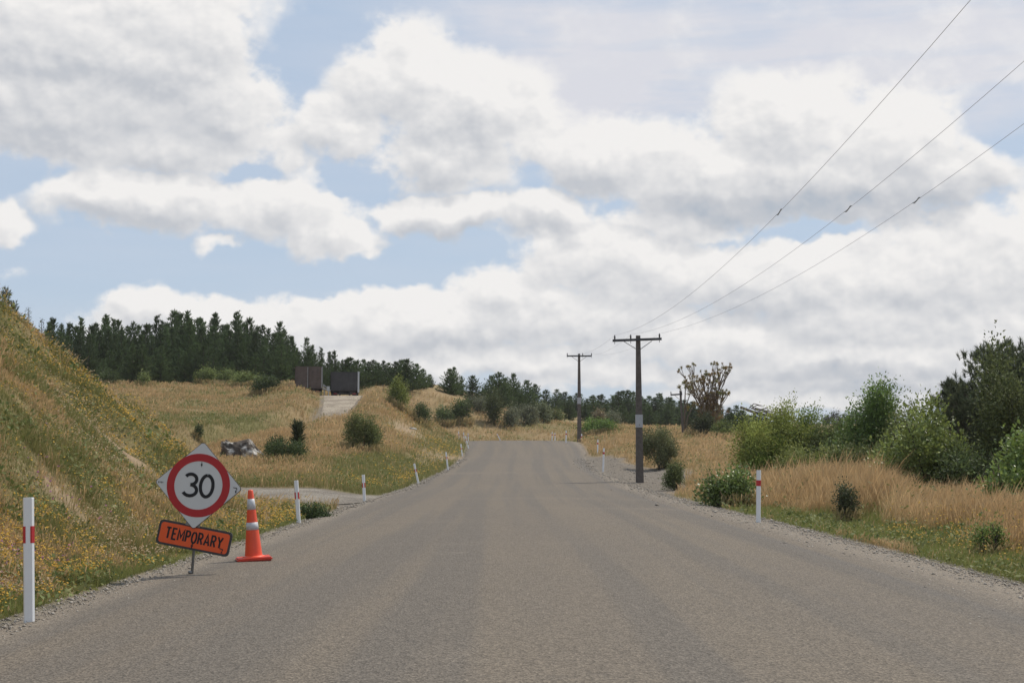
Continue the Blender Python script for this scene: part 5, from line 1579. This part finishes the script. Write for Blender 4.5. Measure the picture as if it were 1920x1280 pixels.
CLOUDS = [(60, 30, 280, 130, 1), (290, 90, 230, 130, 1), (120, 210, 300, 120, 1), (400, 200, 150, 130, 1), (330, 275, 220, 70, 1),
          (750, 165, 130, 90, 1), (870, 215, 170, 100, 1), (830, 300, 150, 65, 1), (660, 245, 100, 60, .9), (990, 260, 90, 50, .8), (545, 290, 70, 45, .7), (610, 330, 40, 40, .6),
          (300, 390, 210, 58, 1), (560, 400, 140, 66, 1), (170, 375, 90, 40, .9), (640, 450, 100, 46, 1),
          (860, 405, 130, 42, 1), (1050, 405, 120, 45, 1), (770, 395, 60, 32, .7),
          (1150, 295, 150, 68, 1), (1490, 235, 150, 80, 1), (1680, 265, 150, 90, 1), (1560, 335, 290, 82, 1), (1800, 325, 100, 80, 1), (1340, 330, 160, 80, 1), (1300, 410, 200, 40, .8),
          (400, 472, 72, 20, .62), (-15, 445, 60, 48, .85), (25, 522, 50, 24, .6), (210, 490, 75, 24, .5), (1900, 285, 25, 30, .6),
          (285, 575, 100, 55, 1), (450, 615, 260, 60, 1), (640, 580, 170, 55, .9), (800, 600, 200, 60, 1), (180, 620, 90, 30, .5), (930, 560, 120, 60, 1),
          (1150, 500, 240, 85, 1), (1050, 600, 320, 70, 1), (1450, 520, 280, 90, 1), (1780, 500, 260, 120, 1), (1700, 600, 380, 70, 1), (1350, 625, 320, 55, 1),
          (900, 670, 300, 45, .9), (1100, 705, 220, 30, .7), (1650, 660, 360, 34, 1), (1550, 750, 300, 30, .9), (1650, 705, 380, 40, 1), (620, 660, 240, 50, .9)]
HOLES = [(560, 90, 80, 100, .7), (40, 345, 70, 36, .6), (660, 345, 70, 26, .5), (480, 530, 150, 26, .55), (720, 510, 200, 32, .65), (1160, 390, 70, 20, .22), (1530, 432, 100, 16, .5), (960, 480, 70, 22, .45),
         (1890, 240, 60, 50, .8), (1895, 420, 40, 24, .3), (230, 505, 160, 40, .5), (1000, 335, 40, 30, .22), (480, 335, 60, 14, .4), (60, 560, 90, 60, .5)]
SHADE = [(230, 125, 190, 60, .85), (220, 270, 280, 62, .95), (80, 200, 160, 80, .4), (410, 170, 60, 50, .35), (830, 318, 150, 40, .75), (900, 255, 70, 40, .3), (270, 425, 150, 28, .5), (600, 470, 150, 24, .6),
         (1160, 335, 130, 28, .6), (1560, 370, 280, 52, 1.25), (1400, 330, 100, 40, .4), (1800, 372, 100, 24, .5), (900, 428, 130, 20, .5), (1060, 425, 100, 18, .5), (1500, 600, 340, 26, .8), (1250, 430, 100, 25, .4),
          (1150, 590, 220, 22, .5), (1750, 560, 160, 30, .4), (900, 640, 260, 20, .5), (520, 640, 230, 22, .35), (1300, 560, 130, 20, .3), (860, 700, 320, 16, .4), (1640, 712, 330, 24, 2.0), (1560, 372, 200, 30, .5)]
D0 = blobs(CLOUDS)
D = math_n(nt, 'SUBTRACT', D0, blobs(HOLES, 'ADD', .3)); S = blobs(SHADE, 'ADD', .38)
upv = N(nt, 'ShaderNodeVectorMath', operation='ADD', inp={1: (.006, .013, 0)}); nt.links.new(uvw, upv.inputs[0])
SRC.append(upv.outputs[0])
lit = math_n(nt, 'SUBTRACT', D0, blobs(CLOUDS))
def nz(vec, sc, det, rough):
    n = N(nt, 'ShaderNodeTexNoise', inp={'Scale': sc, 'Detail': det, 'Roughness': rough}); nt.links.new(vec, n.inputs['Vector']); return n.outputs['Fac']
st_ = N(nt, 'ShaderNodeVectorMath', operation='MULTIPLY', inp={1: (1.0, 1.0, 1.3)}); nt.links.new(dirv, st_.inputs[0])
off = N(nt, 'ShaderNodeVectorMath', operation='ADD', inp={1: (.003, 0, .008)}); nt.links.new(st_.outputs[0], off.inputs[0])
fA = nz(st_.outputs[0], 16.0, 9.0, .62)
rA = nz(st_.outputs[0], 16.0, 4.5, .56); fB = nz(off.outputs[0], 16.0, 4.5, .56)
puff = math_n(nt, 'SUBTRACT', .16, math_n(nt, 'ABSOLUTE', math_n(nt, 'MULTIPLY', math_n(nt, 'SUBTRACT', fA, .5), 2.0)))
edge = math_n(nt, 'ADD', math_n(nt, 'MULTIPLY', math_n(nt, 'SUBTRACT', fA, .5), 1.6), math_n(nt, 'MULTIPLY', puff, .35))
dens = math_n(nt, 'ADD', D, edge)
alpha = maprange(nt, math_n(nt, 'MULTIPLY_ADD', lit, .35, dens), .12, .62)
relief = math_n(nt, 'ADD', math_n(nt, 'MULTIPLY', math_n(nt, 'SUBTRACT', rA, fB), 3.2), math_n(nt, 'MULTIPLY', lit, 1.5))
sh_ = math_n(nt, 'ADD', math_n(nt, 'SUBTRACT', .65, math_n(nt, 'MULTIPLY', S, .40)), relief)
sh_ = math_n(nt, 'ADD', sh_, math_n(nt, 'MULTIPLY', math_n(nt, 'SUBTRACT', fA, .5), .12))
sh_ = math_n(nt, 'ADD', sh_, maprange(nt, dens, .40, .95, .22, -.04))
ccol = mix_rgb(nt, 'MIX', maprange(nt, sh_, -.7, .05), (4.1, 4.7, 5.5), (5.6, 5.8, 6.2))
ccol = mix_rgb(nt, 'MIX', maprange(nt, sh_, .0, 1.0, smooth=False), ccol, (8.9, 8.75, 8.62))
# pale veil high on the right, hazier towards the horizon
veil = blobs([(1400, 60, 560, 140, .95), (1050, 90, 280, 130, .65), (1850, 60, 300, 120, .7)], 'ADD', .38)
strk = N(nt, 'ShaderNodeMapping', inp={'Scale': (3.0, 3.0, 22.0)}); nt.links.new(dirv, strk.inputs['Vector'])
vn = nz(strk.outputs[0], 2.2, 5.0, .55)
va = math_n(nt, 'MULTIPLY', math_n(nt, 'ADD', veil, .24), maprange(nt, vn, .25, .7, .45, 1.0), clamp=True)
skyc = mix_rgb(nt, 'MULTIPLY', 1.0, sky.outputs[0], (1.0, 1.0, 1.0))
pale = mix_rgb(nt, 'MIX', .75, skyc, (4.75, 5.95, 7.55))
hz = maprange(nt, el, .0, .12, .45, 0)
pale = mix_rgb(nt, 'MIX', hz, pale, (5.1, 5.9, 6.9))
pale = mix_rgb(nt, 'MIX', va, pale, (7.0, 7.1, 7.7))
fin = mix_rgb(nt, 'MIX', alpha, pale, ccol)
nt.links.new(fin, bg.inputs['Color'])

# faint summer haze
HAZE = 0.00016
if HAZE:
    m, nt, bs, out = mat('thin_haze')
    nt.nodes.remove(bs)
    pv = N(nt, 'ShaderNodeVolumePrincipled', inp={'Color': (.97, .96, .94, 1), 'Density': HAZE, 'Anisotropy': .35})
    nt.links.new(pv.outputs[0], out.inputs['Volume'])
    mb = MB(); mb.box(-1650, 1650, -250, 3300, float(Z.min()) - 1.0, 25.0)
    tag(mb.obj('haze', m), kind='stuff')

# ------------------------------------------------------------------ camera, view
cam = bpy.data.cameras.new('camera'); cam.sensor_width = 36.0; cam.lens = F / 1920 * 36.0; cam.clip_start = .1; cam.clip_end = 6000
co = bpy.data.objects.new('camera', cam); COL.objects.link(co)
co.location = (0, 0, CAMZ); co.rotation_euler = (PI / 2 + PITCH, 0, 0)
SC.camera = co
SC.view_settings.view_transform = 'Standard'; SC.view_settings.look = 'None'; SC.view_settings.exposure = 0.0; SC.view_settings.gamma = 1.0
SC.view_settings.use_curve_mapping = False
SC.cycles.max_bounces = 6; SC.cycles.transparent_max_bounces = 4
